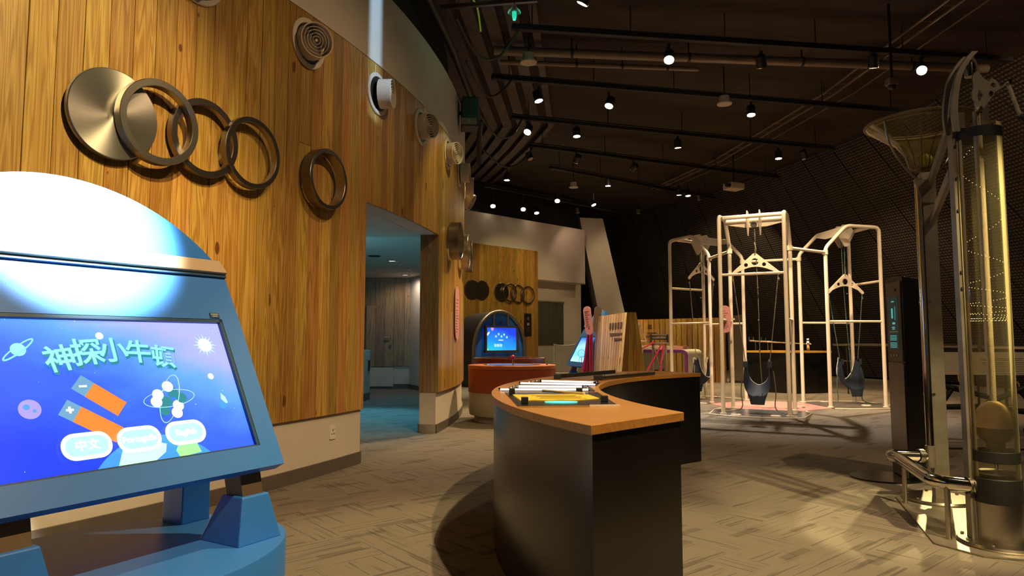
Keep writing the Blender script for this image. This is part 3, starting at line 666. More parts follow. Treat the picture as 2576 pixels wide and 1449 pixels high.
def kiosk(origin, rz, label, full=True):
    t = thing('touch_kiosk', label, 'kiosk', origin, rz, 'dome topped touch kiosks')
    K = wm(t); P = panel_matrix(K); XL, XR = -0.60, 0.635; XM = (XL + XR) / 2
    b = MB(K); b.prism(ellipse(0.06, -0.05, 0.72, 0.53, 64), 0.0, 0.40); b.build('base', M['kblue'], t, 30, bevel=0.008)
    for cx in (0.075 - .42, 0.075 + .44):
        b = MB(K); r0 = [(cx - .105, -.36, .398), (cx + .105, -.36, .398), (cx + .105, -.12, .398), (cx - .105, -.12, .398)]
        r1 = [(cx - .065, -.325, .58), (cx + .065, -.325, .58), (cx + .065, -.20, .58), (cx - .065, -.20, .58)]
        b.loft([r0, r1]); b.build('foot', M['kblue'], t, bevel=0.006)
        b = MB(K); b.loft([[(cx - .05, -.31, .575), (cx + .05, -.31, .575), (cx + .05, -.21, .575), (cx - .05, -.21, .575)],
                           [(cx - .05, -.27, .74), (cx + .05, -.27, .74), (cx + .05, -.16, .74), (cx - .05, -.16, .74)]]); b.build('leg', M['bronze'], t, bevel=0.003)
    for cx in (-.44, .58):
        b = MB(K); b.loft([[(cx - .07, .14, .398), (cx + .07, .14, .398), (cx + .07, .28, .398), (cx - .07, .28, .398)], [(cx - .06, .14, 1.0), (cx + .06, .14, 1.0), (cx + .06, .28, 1.0), (cx - .06, .28, 1.0)]]); b.build('rear_support', M['kblue'], t, bevel=0.005)
    # housing: front frame round the screen, and body behind that tapers in at the bottom
    sx0, sx1, sy0, sy1 = -0.515, 0.545, 0.094, 0.682
    b = MB(P)
    b.prism([(XL, 0), (XR, 0), (XR, sy0), (XL, sy0)], -0.06, 0.0); b.prism([(XL, sy1), (XR, sy1), (XR - .008, 0.90), (XL + .008, 0.90)], -0.06, 0.0)
    b.prism([(XL, sy0), (sx0, sy0), (sx0, sy1), (XL, sy1)], -0.06, 0.0); b.prism([(sx1, sy0), (XR, sy0), (XR, sy1), (sx1, sy1)], -0.06, 0.0)
    b.build('front_frame', M['kblue'], t)
    b = MB(P)
    f = [(XL, 0.0, -0.06), (XR, 0.0, -0.06), (XR - .008, 0.90, -0.06), (XL + .008, 0.90, -0.06)]
    g = [(XL + .04, 0.10, -0.22), (XR - .04, 0.10, -0.22), (XR - .05, 0.88, -0.22), (XL + .05, 0.88, -0.22)]
    b.loft([f, g]); b.build('rear_shell', M['kblue'], t)
    # dome cap over the champagne rail
    sag, ch = 0.372, 0.605
    def dome(ch_, sag_):
        rad = (ch_ ** 2 + sag_ ** 2) / (2 * sag_); cy = 0.945 + sag_ - rad; a0 = math.asin(min(1, ch_ / rad))
        return [(XM + rad * math.sin(-a0 + 2 * a0 * i / 40), cy + rad * math.cos(-a0 + 2 * a0 * i / 40)) for i in range(41)][::-1]
    b = MB(P); b.prism(dome(ch, sag), -0.10, -0.004); b.build('dome', M['kblue'], t, 35, bevel=0.004)
    b = MB(P); b.prism(dome(ch - .03, sag - .03), -0.22, -0.10); b.build('dome_back', M['kblue'], t, 35)
    b = MB(P); b.prism([(XL + .012, 0.908), (XR - .006, 0.908), (XR - .03, 0.972), (XL + .03, 0.972)], -0.075, 0.028); b.build('cross_rail', M['ktan'], t, bevel=0.003)
    b = MB(P); b.prism([(XL + .012, 0.894), (XR - .008, 0.894), (XR - .008, 0.908), (XL + .012, 0.908)], -0.075, 0.012); b.build('shadow_gap', M['kbluedark'], t)
    b = MB(P); b.tube([(XR - .08, 0.80, -0.20), (XR + 0.035, 0.80, -0.20)], 0.05, 20); b.build('side_knob', M['kblue'], t, 40, bevel=0.006)
    b = MB(P); b.tube([(XL + .08, 0.80, -0.20), (XL - 0.035, 0.80, -0.20)], 0.05, 20); b.build('side_knob', M['kblue'], t, 40, bevel=0.006)
    # screen
    b = MB(P)
    w = 0.014
    for x0, x1, y0, y1 in ((sx0, sx1, sy0, sy0 + .006), (sx0, sx1, sy1 - w, sy1), (sx0, sx0 + .008, sy0, sy1), (sx1 - w, sx1, sy0, sy1)): b.box(((x0 + x1) / 2, (y0 + y1) / 2, -0.012), (x1 - x0, y1 - y0, 0.02))
    b.build('bezel', M['kbluedark'], t)
    sc = screen_plane(P, sx0 + .004, sx1 - .008, sy0 + .003, sy1 - .008, -0.018, 'screen', SCR if full else SCR3, t)
    if not full:
        return t
    z = -0.0175
    disc2(P, -.262, .552, .024, z, 'ringed_planet', M['glow_cyan'], sc); ringpoly(P, -.262, .552, .062, .011, .003, R(38), z + .0008, 'planet_ring', M['glow_cyan'], sc)
    disc2(P, -.263, .337, .034, z, 'moon', M['glow_lilac'], sc); disc2(P, -.272, .345, .010, z + .0008, 'crater', M['glow_sea'], sc); disc2(P, -.25, .33, .006, z + .0008, 'crater', M['glow_sea'], sc)
    sx_, sy_ = .438, .565
    disc2(P, sx_, sy_, .030, z, 'sun', M['glow_white'], sc)
    for k in range(16):
        a = 2 * math.pi * k / 16; r = .046 if k % 2 else .056
        flat(P, [(sx_ + .029 * math.cos(a - .14), sy_ + .029 * math.sin(a - .14)), (sx_ + r * math.cos(a), sy_ + r * math.sin(a)), (sx_ + .029 * math.cos(a + .14), sy_ + .029 * math.sin(a + .14))], z, 'sun_ray', M['glow_paleblue'], sc)
    disc2(P, .423, .421, .013, z, 'bright_star', M['glow_white'], sc); disc2(P, .013, .605, .014, z, 'bright_star', M['glow_white'], sc); disc2(P, .44, .29, .016, z, 'faint_planet', M['glow_sea'], sc)
    flat(P, [(.445, .345), (.462, .325), (.467, .30), (.457, .297), (.44, .318)], z, 'rocket', M['glow_paleblue'], sc)
    gx, gy, gr = .115, -.085, .285
    arc = [(gx + gr * math.cos(R(a)), gy + gr * math.sin(R(a))) for a in range(40, 141, 4)]
    flat(P, arc, z + .0003, 'globe', M['glow_sea'], sc)
    flat(P, [(-.03, .10), (.10, .10), (.15, .13), (.16, .16), (.09, .185), (.0, .165)], z + .0010, 'land', M['glow_mint'], sc)
    flat(P, [(.20, .10), (.29, .11), (.28, .15), (.22, .17), (.19, .13)], z + .0010, 'land', M['glow_green'], sc)
    for (ax, ay), (bx, by), sym in (((-.165, .335), (.0, .215), '+'), ((-.105, .425), (.03, .31), '-')):
        a = Vector((ax, ay, 0)); c = Vector((bx, by, 0)); d = (c - a).normalized(); n = Vector((-d.y, d.x, 0)); hw = 0.032
        m1 = a + d * 0.05
        flat(P, [tuple((q)[:2]) for q in (m1 - n * hw, c - n * hw, c + n * hw, m1 + n * hw)], z + .0010, 'magnet_arm', M['glow_orange'], sc)
        flat(P, [tuple((q)[:2]) for q in (a - n * hw, m1 - n * hw, m1 + n * hw, a + n * hw)], z + .0012, 'magnet_tip', M['glow_steel'], sc)
        q = (a + m1) / 2
        text('polarity_mark', '+' if sym == '+' else '\u2013', 0.042, M['glow_white'], sc, P @ Matrix.Translation((q.x, q.y, z + .0022)), bold=.002)
    for k, (du, dv, m_) in enumerate(((0, 0, 'glow_teal'), (.033, .035, 'glow_teal'), (-.03, .03, 'glow_white'), (.04, -.02, 'glow_white'), (-.02, -.035, 'glow_teal'), (.06, .01, 'glow_teal'), (.015, .06, 'glow_white'), (-.045, 0.0, 'glow_white'), (.025, -.05, 'glow_white'))):
        disc2(P, .205 + du, .325 + dv, .022, z + .0010 + k * .0007, 'nucleon', M[m_], sc)
    ringpoly(P, .215, .335, .105, .034, .0013, R(65), z + .008, 'orbit', M['glow_paleblue'], sc); ringpoly(P, .215, .335, .105, .034, .0013, R(5), z + .008, 'orbit', M['glow_paleblue'], sc)
    for k, (ch_, x_, y_, sz, ro) in enumerate((('\u795e', -.143, .505, .105, 8), ('\u63a2', -.048, .528, .112, 4), ('\u5c0f', .045, .535, .105, 0), ('\u725b', .138, .527, .10, -4), ('\u9813', .232, .505, .098, -8))):
        Q = P @ Matrix.Translation((x_, y_, z + .010)) @ Matrix.Rotation(R(ro), 4, 'Z')
        text('title_shadow', ch_, sz, M['glow_teal'], sc, Q @ Matrix.Translation((.005, -.007, -.003)), bold=.0035)
        text('title_character', ch_, sz, M['glow_cyan'], sc, Q, bold=.002)
    for cx, cy_, w, s_ in ((-.121, .187, .082, '\u4e2d\u6587'), (.059, .188, .080, 'Portugu\u00eas'), (.240, .191, .082, 'English')):
        flat(P, rrect(cx - w, cx + w, cy_ - .047, cy_ + .047, .045, 8), z + .012, 'button', M['glow_white'], sc)
        flat(P, rrect(cx - w + .013, cx + w - .013, cy_ - .034, cy_ + .034, .033, 8), z + .0128, 'button_face', M['glow_paleblue'], sc)
        text('button_text', s_, .040 if len(s_) < 4 else .031, M['glow_white'], sc, P @ Matrix.Translation((cx, cy_, z + .0142)), bold=.0008, width=None)
    # brand plate above the screen corner
    bp2 = MB(P).box((0.512, 0.698, 0.002), (0.046, 0.024, 0.004)).build('brand_plate', M['kbluedark'], t)
    for k in range(2): MB(P).box((0.512, 0.703 - .009 * k, 0.0045), (0.034 - .008 * k, 0.004, 0.001)).build('brand_mark', M['piping'], bp2)
    return t
kiosk((-1.576, 2.538, 0), R(60), 'large blue dome topped touch kiosk with a space game on its screen')
k3 = kiosk((1.62, 14.3, 0), R(-80), 'blue dome kiosk seen edge on with a bright sky blue screen', False)

# ============================================================ CURVED COUNTER
CC = (3.70, 4.40); RO, RI = 3.83, 3.12; ZT = 0.88
def cp(r, a): return (CC[0] + r * math.cos(R(a)), CC[1] + r * math.sin(R(a)))
def arc_pts(r, a0, a1, n): return [cp(r, a0 + (a1 - a0) * i / n) for i in range(n + 1)]
aA = math.degrees(math.atan2(2.639 - CC[1], 0.308 - CC[0])) % 360; aB = math.degrees(math.atan2(3.122 - CC[1], 0.78 - CC[0])) % 360
aF = math.degrees(math.atan2(6.978 - CC[1], 1.894 - CC[0])) % 360
ct = thing('curved_counter', 'long curved black counter with a pale wood top', 'counter', (0.4, 4.6, 0))
def inner_edge(d):
    return [cp(RI + d + 0.07 * max(0.0, 1 - i / 12.0) ** 1.5, aB + (aF - aB) * i / 40) for i in range(41)]
out = arc_pts(RO, aA, aF, 40); inn = inner_edge(0)
MB().prism(out + inn[::-1], ZT - 0.038, ZT).build('worktop', M['maple'], ct, 25, bevel=0.002, seg=1)
out = arc_pts(RO - .014, aA - .25, aF + .25, 40); inn = inner_edge(.014)
out[0] = (out[0][0] + .004, out[0][1] + .012); inn[0] = (inn[0][0] - .004, inn[0][1] + .012)
MB().prism(out + inn[::-1], 0.0, ZT - 0.038).build('body', M['blklam'], ct, 25)
# exhibits let into the worktop; frames described by angle on the arc
def cframe(a, r, z=ZT, yaw=0.0):
    p = cp(r, a); m = Matrix.Translation((p[0], p[1], z)) @ Matrix.Rotation(yaw, 4, 'Z'); return m
# 1: light box with a yellow card
Z1 = Vector((0, 0, ZT))
t = thing('light_table', 'black inset light table with a yellow card near the counter end', 'light table', (0.26, 3.85, ZT))
MB().prism([(0.03, 3.36), (0.525, 3.40), (0.535, 4.30), (-0.045, 4.30)], ZT, ZT + .004).build('black_glass', M['blklam'], t)
pts = [(0.05, 3.66), (0.12, 3.70), (0.19, 3.67), (0.26, 3.71), (0.33, 3.68), (0.41, 3.74), (0.48, 3.80), (0.45, 4.05), (0.36, 4.08), (0.26, 4.06), (0.16, 4.08), (0.08, 4.05), (0.005, 4.06)]
cd = MB().prism(pts, ZT + .005, ZT + .008).build('yellow_card', emis('yellow_card_lit', (0.95, 0.55, 0.02), 0.7), t)
for k in range(5): MB().box((0.24 + .01 * k, 3.97 - .05 * k, ZT + .0086), (0.26 - .04 * (k % 2), 0.010, 0.001)).build('text_line', M['ink'], cd)
MB().prism(ellipse(0.255, 3.58, 0.085, 0.045, 24), ZT + .005, ZT + .008).build('glowing_patch', M['cyanlight'], t)
for x, y in ((0.0, 4.16), (0.41, 4.20), (0.065, 3.52), (0.485, 3.62)):
    MB().box((x, y, ZT + .020), (0.036, 0.04, 0.032)).build('clamp_block', M['rubber'], t, bevel=0.003)
MB().bar((0.03, 3.345, ZT + .004), (0.38, 3.38, ZT + .004), 0.008, 0.006).build('edge_strip', M['chrome'], t); MB().bar((0.38, 3.38, ZT + .005), (0.53, 3.395, ZT + .005), 0.010, 0.009).build('edge_strip', M['white'], t)
def rod(label, a, b_, r, m):
    t = thing('light_rod', label, 'rod', a); MB().tube([a, b_], r, 10).build('rod', m, t, 40)
    d = (Vector(b_) - Vector(a)).normalized()
    MB().tube([Vector(b_) - d * .004, Vector(b_) + d * .008], r * 1.12, 10).build('end_cap', M['cream'], t, 40); MB().tube([Vector(a) + d * .004, Vector(a) - d * .008], r * 1.12, 10).build('end_cap', M['cream'], t, 40)
rod('pale wooden rod lying across the yellow card', (0.193, 4.20, ZT + .02), (0.411, 3.97, ZT + .02), 0.008, M['ropewhite'])
# 2, 3: framed light tube trays
for lab, q, tubes in (('nearer', [(-.07, 4.42), (.53, 4.40), (.55, 4.86), (.02, 4.86)], [((-.075, 4.45), (.49, 4.43)), ((.045, 4.76), (.48, 4.73))]),
                      ('farther', [(.05, 5.08), (.60, 4.92), (.68, 5.28), (.20, 5.50)], [((.065, 5.12), (.60, 4.94)), ((.235, 5.42), (.645, 5.23))])):
    cx = sum(p[0] for p in q) / 4; cy = sum(p[1] for p in q) / 4
    t = thing('tube_tray', 'black tray with two glowing light tubes, the %s of the pair' % lab, 'tray', (cx, cy, ZT), 0, 'light tube trays on the counter')
    MB().prism(q, ZT, ZT + .004).build('tray', M['blklam'], t)
    for a, c in tubes:
        a = Vector((*a, ZT + .010)); c = Vector((*c, ZT + .010)); d = (c - a).normalized()
        tb = MB().tube([a, c], .0055, 10).build('light_tube', M['tubeglow'], t, 40)
        MB().tube([a, a - d * .012], .0095, 10).build('end_cap', M['chrome'], tb, 40); MB().tube([c, c + d * .012], .0095, 10).build('end_cap', M['chrome'], tb, 40)
    p0, p1, p2, p3 = [Vector((*p, ZT)) for p in q]
    for a, c in ((p0, p3), (p1, p2)):
        for k in range(3):
            p = a.lerp(c, .3 + .22 * k).lerp(Vector((cx, cy, ZT)), .12); MB().lathe([(.010, .004), (.010, .018), (.005, .020), (.0005, .020)], 12, Matrix.Translation(p)).build('bolt', M['chrome'], t, 40)
# 4: long grey tray with a black rail at the far half
p0, p1, q0, q1 = Vector((.385, 5.86, ZT)), Vector((1.0, 6.72, ZT)), Vector((.71, 5.66, ZT)), Vector((1.34, 6.53, ZT))
t = thing('long_tray', 'long grey metal tray with a black rail at the far half of the counter', 'tray', (p0 + q1) / 2)
MB().prism([(q.x, q.y) for q in (p0, q0, q1, p1)], ZT, ZT + .006).build('tray_floor', M['greypaint'], t)
MB().bar(p0 + Vector((0, 0, .022)), p1 + Vector((0, 0, .022)), 0.03, 0.036).build('black_rail', M['rubber'], t, bevel=.004)
MB().bar(q0 + Vector((0, 0, .018)), q1 + Vector((0, 0, .018)), 0.05, 0.030).build('grey_rail', M['steel'], t, bevel=.004)
MB().box(q0 + Vector((0, 0, .022)), (0.07, 0.05, 0.04)).build('end_block', M['rubber'], t, bevel=.004)
MB().box(p0 + Vector((0.0, -0.02, .022)), (0.06, 0.05, 0.04)).build('end_block', M['rubber'], t, bevel=.004)
for k in range(5):
    p = q0.lerp(q1, 0.1 + .2 * k); MB().lathe([(.006, .033), (.006, .038), (.0005, .039)], 8, Matrix.Translation(p)).build('screw', M['chrome'], t)

# ============================================================ RED ROUND TABLES
def round_table(c, r, ztop, label, ring=False):
    t = thing('round_table', label, 'table', (c[0], c[1], 0), 0, 'red round game tables')
    T = Matrix.Translation((c[0], c[1], 0))
    MB(T).lathe([(0.0005, 0), (r * .86, 0), (r * .86, 0.10), (0.0005, 0.10)], 48).build('plinth', M['creampod'], t, 30)
    MB(T).lathe([(r * .86, 0.09), (r * .965, 0.10), (r * .985, 0.16), (r * .985, 0.44), (r * .9, .44)], 64).build('lower_drum', M['creampod'], t, 30)
    MB(T).lathe([(r * .9, .435), (r, .44), (r, ztop - .05), (r * .9, ztop - .05)], 64).build('skirt', M['red'], t, 30)
    if ring:
        MB(T).lathe([(r * .9, ztop - .06), (r * 1.01, ztop - .055), (r * 1.01, ztop), (r * .9, ztop), (r * .88, ztop - .06)], 64).build('rim', M['red'], t, 30)
        MB(T).lathe([(r * .9, ztop - .11), (0.0005, ztop - .12)], 48).build('well', M['rubber'], t, 30)
    else:
        MB(T).lathe([(r * .95, ztop - .055), (r * 1.008, ztop - .05), (r * 1.008, ztop - .008), (r, ztop), (r * .62, ztop), (r * .60, ztop - .01)], 64).build('top', M['redrim'], t, 30)
        g = MB(T).lathe([(r * .66, ztop + .001), (r * .66, ztop + .006), (r * .55, ztop + .006), (r * .55, ztop - .004)], 64).build('glass_rim', M['chrome'], t, 30)
        MB(T).lathe([(r * .56, ztop + .001), (0.0005, ztop + .001)], 48).build('table_screen', emis('table_screen', (0.03, 0.12, 0.45), 0.6), t, 30)
        MB(T).box((-.19, -r * .75, ztop + .004), (.1, .05, .008)).build('button_plate', M['kbluedark'], t)
        for k in range(3): MB(T).lathe([(.012, 0), (.012, .012), (.0005, .014)], 10, Matrix.Translation((r * .8, -.06 + .05 * k, ztop))).build('button', M['rubber'], t)
        MB(T).tube([(r * .02, -r * .35, ztop), (r * .02, -r * .35, ztop + .10)], .012, 10).build('joystick_shaft', M['chrome'], t, 40)
        MB(T).lathe([(0.0005, -.035), (.022, -.027), (.033, -.008), (.035, 0), (.03, .018), (.015, .031), (.0005, .035)], 16, Matrix.Translation((r * .02, -r * .35, ztop + .12))).build('joystick_knob', M['redpink'], t, 60)
        MB(T).box((r * .98 * math.cos(R(-28)), r * .98 * math.sin(R(-28)), .6), (.03, .006, .33), R(-28)).build('skirt_seam', M['redrim'], t)
    return t
round_table((0.0, 10.55), 0.67, 0.84, 'red drum table with a red ball joystick beside the curved wall')
round_table((-0.05, 14.6), 0.75, 0.85, 'red ring table just behind the joystick table', True)

# ============================================================ ARCHED KIOSK ON THE FAR PINE WALL
O = Vector((-0.33, 18.6, 0))
t = thing('arch_kiosk', 'dark arched kiosk with a lit blue screen by the far pine wall', 'kiosk', O, BA)
K = wm(t)
def archpts(a, ztop, zs, n=24):
    P = [(-a, 0.0), (-a, zs)] + [(-a * math.cos(math.pi * i / n), zs + (ztop - zs) * math.sin(math.pi * i / n)) for i in range(1, n)] + [(a, zs), (a, 0.0)]
    return P
outer = archpts(0.97, 2.05, 0.95); inner = archpts(0.87, 1.95, 0.95)
b = MB(K); b.tube([(x, 0, z) for x, z in archpts(0.93, 2.0, 0.95)], 0.055, 10); b.build('arch_tube', M['greysteel'], t, 40)
b = MB(K); b.loft([[(x, y, z) for x, z in archpts(.95 - .04 * q, 2.02 - .05 * q, .95)] for q, y in ((0, 0.02), (1, 1.0))], cap=False, closed=False); b.build('tunnel_shell', M['blackmetal'], t, 40)
b = MB(K); b.M = K @ Matrix.Rotation(R(90), 4, 'X'); b.prism(archpts(0.9, 1.97, 0.95), -0.06, -0.03); b.build('face_panel', M['kblue'], t)
b = MB(K)
for x0, x1, z0, z1 in ((-.60, .60, .905, .955), (-.60, .60, 1.565, 1.615), (-.60, -.55, .9, 1.6), (.55, .60, .9, 1.6)): b.box(((x0 + x1) / 2, -0.06, (z0 + z1) / 2), (x1 - x0, .09, z1 - z0))
b.build('screen_frame', M['greysteel'], t)
PS = K @ Matrix.Translation((0, -0.06, 0.93)) @ Matrix.Rotation(R(90), 4, 'X')
SCR2 = screen_mat('far_space_screen', [(0.2, (0.02, 0.55, 0.75)), (0.5, (0.02, 0.28, 0.9)), (0.85, (0.02, 0.06, 0.75))], 1.2, (0.25, 0.6), 0.04)
s2 = screen_plane(PS, -.55, .55, .02, .64, 0.002, 'screen', SCR2, t)
for k, (x, y) in enumerate(((-.2, .40), (-.1, .46), (0, .40), (.1, .45), (.2, .38))):
    pts = [(x + (.045 if i % 2 == 0 else .02) * math.sin(math.pi * i / 5), y + (.045 if i % 2 == 0 else .02) * math.cos(math.pi * i / 5)) for i in range(10)]
    flat(PS, pts[::-1], .003, 'star', M['glow_mint'], s2)
flat(PS, [(-.55, .44), (-.49, .50), (-.42, .53), (-.45, .46), (-.53, .40)], .003, 'rocket', M['glow_white'], s2)
for k in range(3): flat(PS, rrect(-.26 + .1 * k, -.175 + .1 * k, .12, .2, .015, 3), .003, 'answer_tile', M['glow_paleblue'], s2)
disc2(PS, -.33, .60, .05, .003, 'pink_planet', emis('glow_pink', (.8, .3, .6), 1), s2); disc2(PS, -.53, .03, .06, .003, 'green_planet', M['glow_green'], s2)
MB(PS).box((-.02, .30, .004), (.17, .018, .001)).build('caption_line', M['glow_white'], s2)
for sx in (-.26, .26):
    for z0, z1 in ((1.6, 1.93), (.60, .92)):
        b = MB(K); b.tube([(sx, -0.05, z0), (sx, -.05, z1)], .025, 8); b.build('strut', M['greysteel'], t, 40)
b = MB(K); b.box((0, -.045, 1.70), (.05, .02, .05)); b.build('sensor', M['rubber'], t)
# speaker panel right of the arch
Mx = Matrix.Translation(bp_(2.42, 1.72, 0.02)) @ Matrix.Rotation(BA, 4, 'Z') @ Matrix.Rotation(R(90), 4, 'X')
t = thing('notice_panel', 'small black notice panel on the far pine wall', 'sign', Mx.translation)
MB(Mx).prism(rrect(-.15, .15, -.36, .36, .01, 2), 0, .02).build('plate', M['rubber'], t)
MB(Mx).prism(ellipse(0, .2, .05, .05, 16), .02, .022).build('ear_symbol', M['greypaint'], t); MB(Mx).box((0, .02, .021), (.1, .08, .003)).build('hand_symbol', M['ktan'], t)
for k in range(3): MB(Mx).box((0, -.1 - .06 * k, .021), (.16, .012, .002)).build('text_line', M['greypaint'], t)
# lever handle of the recess door
Mx = Matrix.Translation(bp_(3.0, 1.22, -0.40)); t = thing('door_lever', 'dark door lever beside the pine screen edge', 'door handle', Mx.translation)
MB().tube([bp_(2.96, 1.22, -.50), bp_(2.96, 1.22, -.40), bp_(3.12, 1.22, -.40)], .018, 8).build('lever', M['blackmetal'], t, 40)
MB().bar(bp_(2.96, 1.10, -.49), bp_(2.96, 1.34, -.49), .06, .02).build('back_plate', M['blackmetal'], t)
# rings and discs on the far pine wall
def bframe(tt, z, n=0.02):
    m = Matrix.Identity(4); X_, U_, N_ = BD, Vector((0, 0, 1)), BN
    for i in range(3): m[i][0] = X_[i]; m[i][1] = U_[i]; m[i][2] = N_[i]
    m.translation = bp_(tt, z, n); return m
G2 = 'steel discs and rings on the far pine wall'
def tt_of(u):   # position along the far wall seen at column u
    k = (u - 1288) / 1717.0
    return (k * B0.y - B0.x) / (BD.x - k * BD.y)
for u, z, lab in ((1186, 2.72, 'dark disc half hidden by the wall bend on the far pine wall'), (1210, 2.72, 'lone dark disc on the far pine wall'), (1260, 2.70, 'dark disc behind a ring on the far pine wall')):
    Mx = bframe(tt_of(u), z, 0.02); q = thing('wall_disc', lab, 'disc', Mx.translation, 0, G2)
    MB(Mx).lathe([(0.0005, .03), (.285, .03), (.29, .024), (.29, 0)], 40).build('face', M['steel_dark'], q, 35); MB(Mx).lathe([(.2905, .003), (.293, .003), (.293, .02), (.2905, .02)], 40).build('edge_band', M['steel_dark'], q, 35)
for u, z, n, lab in ((1277, 2.70, .07, 'steel ring overlapping a disc on the far pine wall'), (1299, 2.68, .03, 'middle steel ring of the far pine wall chain'), (1323, 2.66, .05, 'thin steel ring at the right end of the far pine wall')):
    steel_ring(bframe(tt_of(u), z, n), .285, .035, .06, lab, G2)

# ============================================================ SWING TOWER
def holed_plate(name, outline, holes, th, Mx, m, parent):
    c = bpy.data.curves.new(name, 'CURVE'); c.dimensions = '2D'; c.fill_mode = 'BOTH'; c.extrude = th / 2
    for poly in [outline] + holes:
        s_ = c.splines.new('POLY'); s_.points.add(len(poly) - 1); s_.use_cyclic_u = True
        for p, q in zip(s_.points, poly): p.co = (q[0], q[1], 0, 1)
    o = bpy.data.objects.new(name + '_tmp', c); COL.objects.link(o)
    me = bpy.data.meshes.new_from_object(o.evaluated_get(bpy.context.evaluated_depsgraph_get())); me.name = name
    bpy.data.objects.remove(o); bpy.data.curves.remove(c)
    me.transform(wm(parent).inverted() @ Mx); me.materials.clear(); me.materials.append(m)
    o = bpy.data.objects.new(name, me); COL.objects.link(o); o.parent = parent; return o

TC = Vector((4.794, 12.85, 0)); RIN, DEP, HW = 0.908, 1.03, 0.508; ZO, ZK = 3.29, 2.90
tw = thing('swing_tower', 'white tubular tower of three open swing frames round a pink mat', 'climbing frame', TC)
FR = {}
for key, ang in (('front', -116.5), ('right', 3.5), ('left', 123.5)):
    o = Vector((math.cos(R(ang)), math.sin(R(ang)), 0)); s_ = Vector((-math.sin(R(ang)), math.cos(R(ang)), 0)); FR[key] = (o, s_)
    up = Vector((0, 0, 1))
    def P3(d, w, z): return TC + o * (RIN + d) + s_ * w + up * z
    for sg in (-1, 1):
        w = sg * HW
        pts = rounded([P3(DEP, w, 0.02), P3(DEP, w, ZO), P3(DEP * .40, w, ZO + .03), P3(0, w, ZK), P3(0, w, 0.02)], 0.09, 5)
        MB().tube(pts, 0.034, 12).build('side_frame', M['white'], tw, 50)
        MB().tube([P3(0, w, 1.56), P3(DEP, w, 1.56)], 0.022, 10).build('side_rail', M['white'], tw, 50)
        MB().tube([P3(0, w, ZK - .12), P3(0, w, ZK - .04)], 0.048, 12).build('clamp', M['white'], tw, 50)
        for d in (0, DEP): MB().lathe([(.055, 0.0), (.055, .018), (.036, .022)], 16, Matrix.Translation(P3(d, w, 0.012))).build('foot_flange', M['white'], tw, 40)
    MB().tube([P3(DEP, -HW, 2.30), P3(DEP, HW, 2.30)], 0.024, 10).build('cross_rail', M['white'], tw, 50)
    MB().tube([P3(DEP * .80, -HW, ZO), P3(DEP * .80, HW, ZO)], 0.036, 12).build('top_beam', M['white'], tw, 50)
    MB().tube([P3(DEP * .42, -HW, ZO), P3(DEP * .42, HW, ZO)], 0.036, 12).build('top_beam', M['white'], tw, 50)
    for w in (-.10, .10):
        b = MB(); a = [P3(DEP * .55, w - .005, ZO + .12), P3(DEP * .70, w - .005, ZO + .12), P3(DEP * .78, w - .005, ZO - .04), P3(DEP * .64, w - .005, ZO - .30), P3(DEP * .58, w - .005, ZO - .30), P3(DEP * .44, w - .005, ZO - .04)]
        b.loft([a, [q + s_ * .012 for q in a]]); b.build('pulley_bracket', M['white'], tw)
    b = MB(); hb = [P3(DEP * .36, -HW, ZO - .05), P3(DEP * .36, -.18, ZO - .12), P3(DEP * .36, .18, ZO - .12), P3(DEP * .36, HW, ZO - .05), P3(DEP * .36, HW, ZO + .03), P3(DEP * .36, -HW, ZO + .03)]
    b.loft([hb, [q + o * .03 for q in hb]]); b.build('beam_web', M['white'], tw)
# ties between neighbouring frames at knee height
def inner_leg(key, sg): o, s_ = FR[key]; return TC + o * RIN + s_ * sg * HW
for a, c in ((('front', 1), ('right', -1)), (('right', 1), ('left', -1)), (('left', 1), ('front', -1))):
    p, q = inner_leg(*a), inner_leg(*c); z = Vector((0, 0, ZK - .08))
    MB().tube([p + z, q + z], 0.028, 10).build('tie_rail', M['white'], tw, 50)
# floor pieces of the tower
def frame_plate(key, m, label):
    o, s_ = FR[key]; pts = []
    for d, w in ((-.02, -.68), (DEP * .3, -.78), (DEP + .10, -.72), (DEP + .26, -.36), (DEP + .32, 0), (DEP + .26, .36), (DEP + .10, .72), (DEP * .3, .78), (-.02, .68)):
        q = TC + o * (RIN + d) + s_ * w; pts.append((q.x, q.y))
    t = thing('floor_plate', label, 'floor plate', TC + o * (RIN + .6), 0, 'grey plates under the swings')
    MB().prism(pts, 0.002, 0.010).build('plate', m, t)
    MB().tube([(p[0], p[1], .010) for p in pts] , .012, 6).build('edge_trim', M['white'], t, 50)
frame_plate('front', M['plate'], 'glossy grey floor plate under the front swing'); frame_plate('right', M['skirting'], 'dark floor plate under the right swing'); frame_plate('left', M['skirting'], 'dark floor plate under the left swing')
hexp = []
for key in ('front', 'right', 'left'):
    for sg in (-1, 1): q = inner_leg(key, sg); d = (q - TC) * 1.06; hexp.append((TC.x + d.x, TC.y + d.y))
t = thing('floor_mat', 'pink hexagonal floor mat in the middle of the swing tower', 'mat', TC)
mt = MB().prism(hexp, 0.001, 0.008).build('mat', M['pinkmat'], t)
for k in range(5):
    MB().box((4.55 + .18 * k, 12.35 + .12 * math.sin(k * 2), .0085), (.16, .05, .001), .3 * k).build('print', M['ink'], mt)
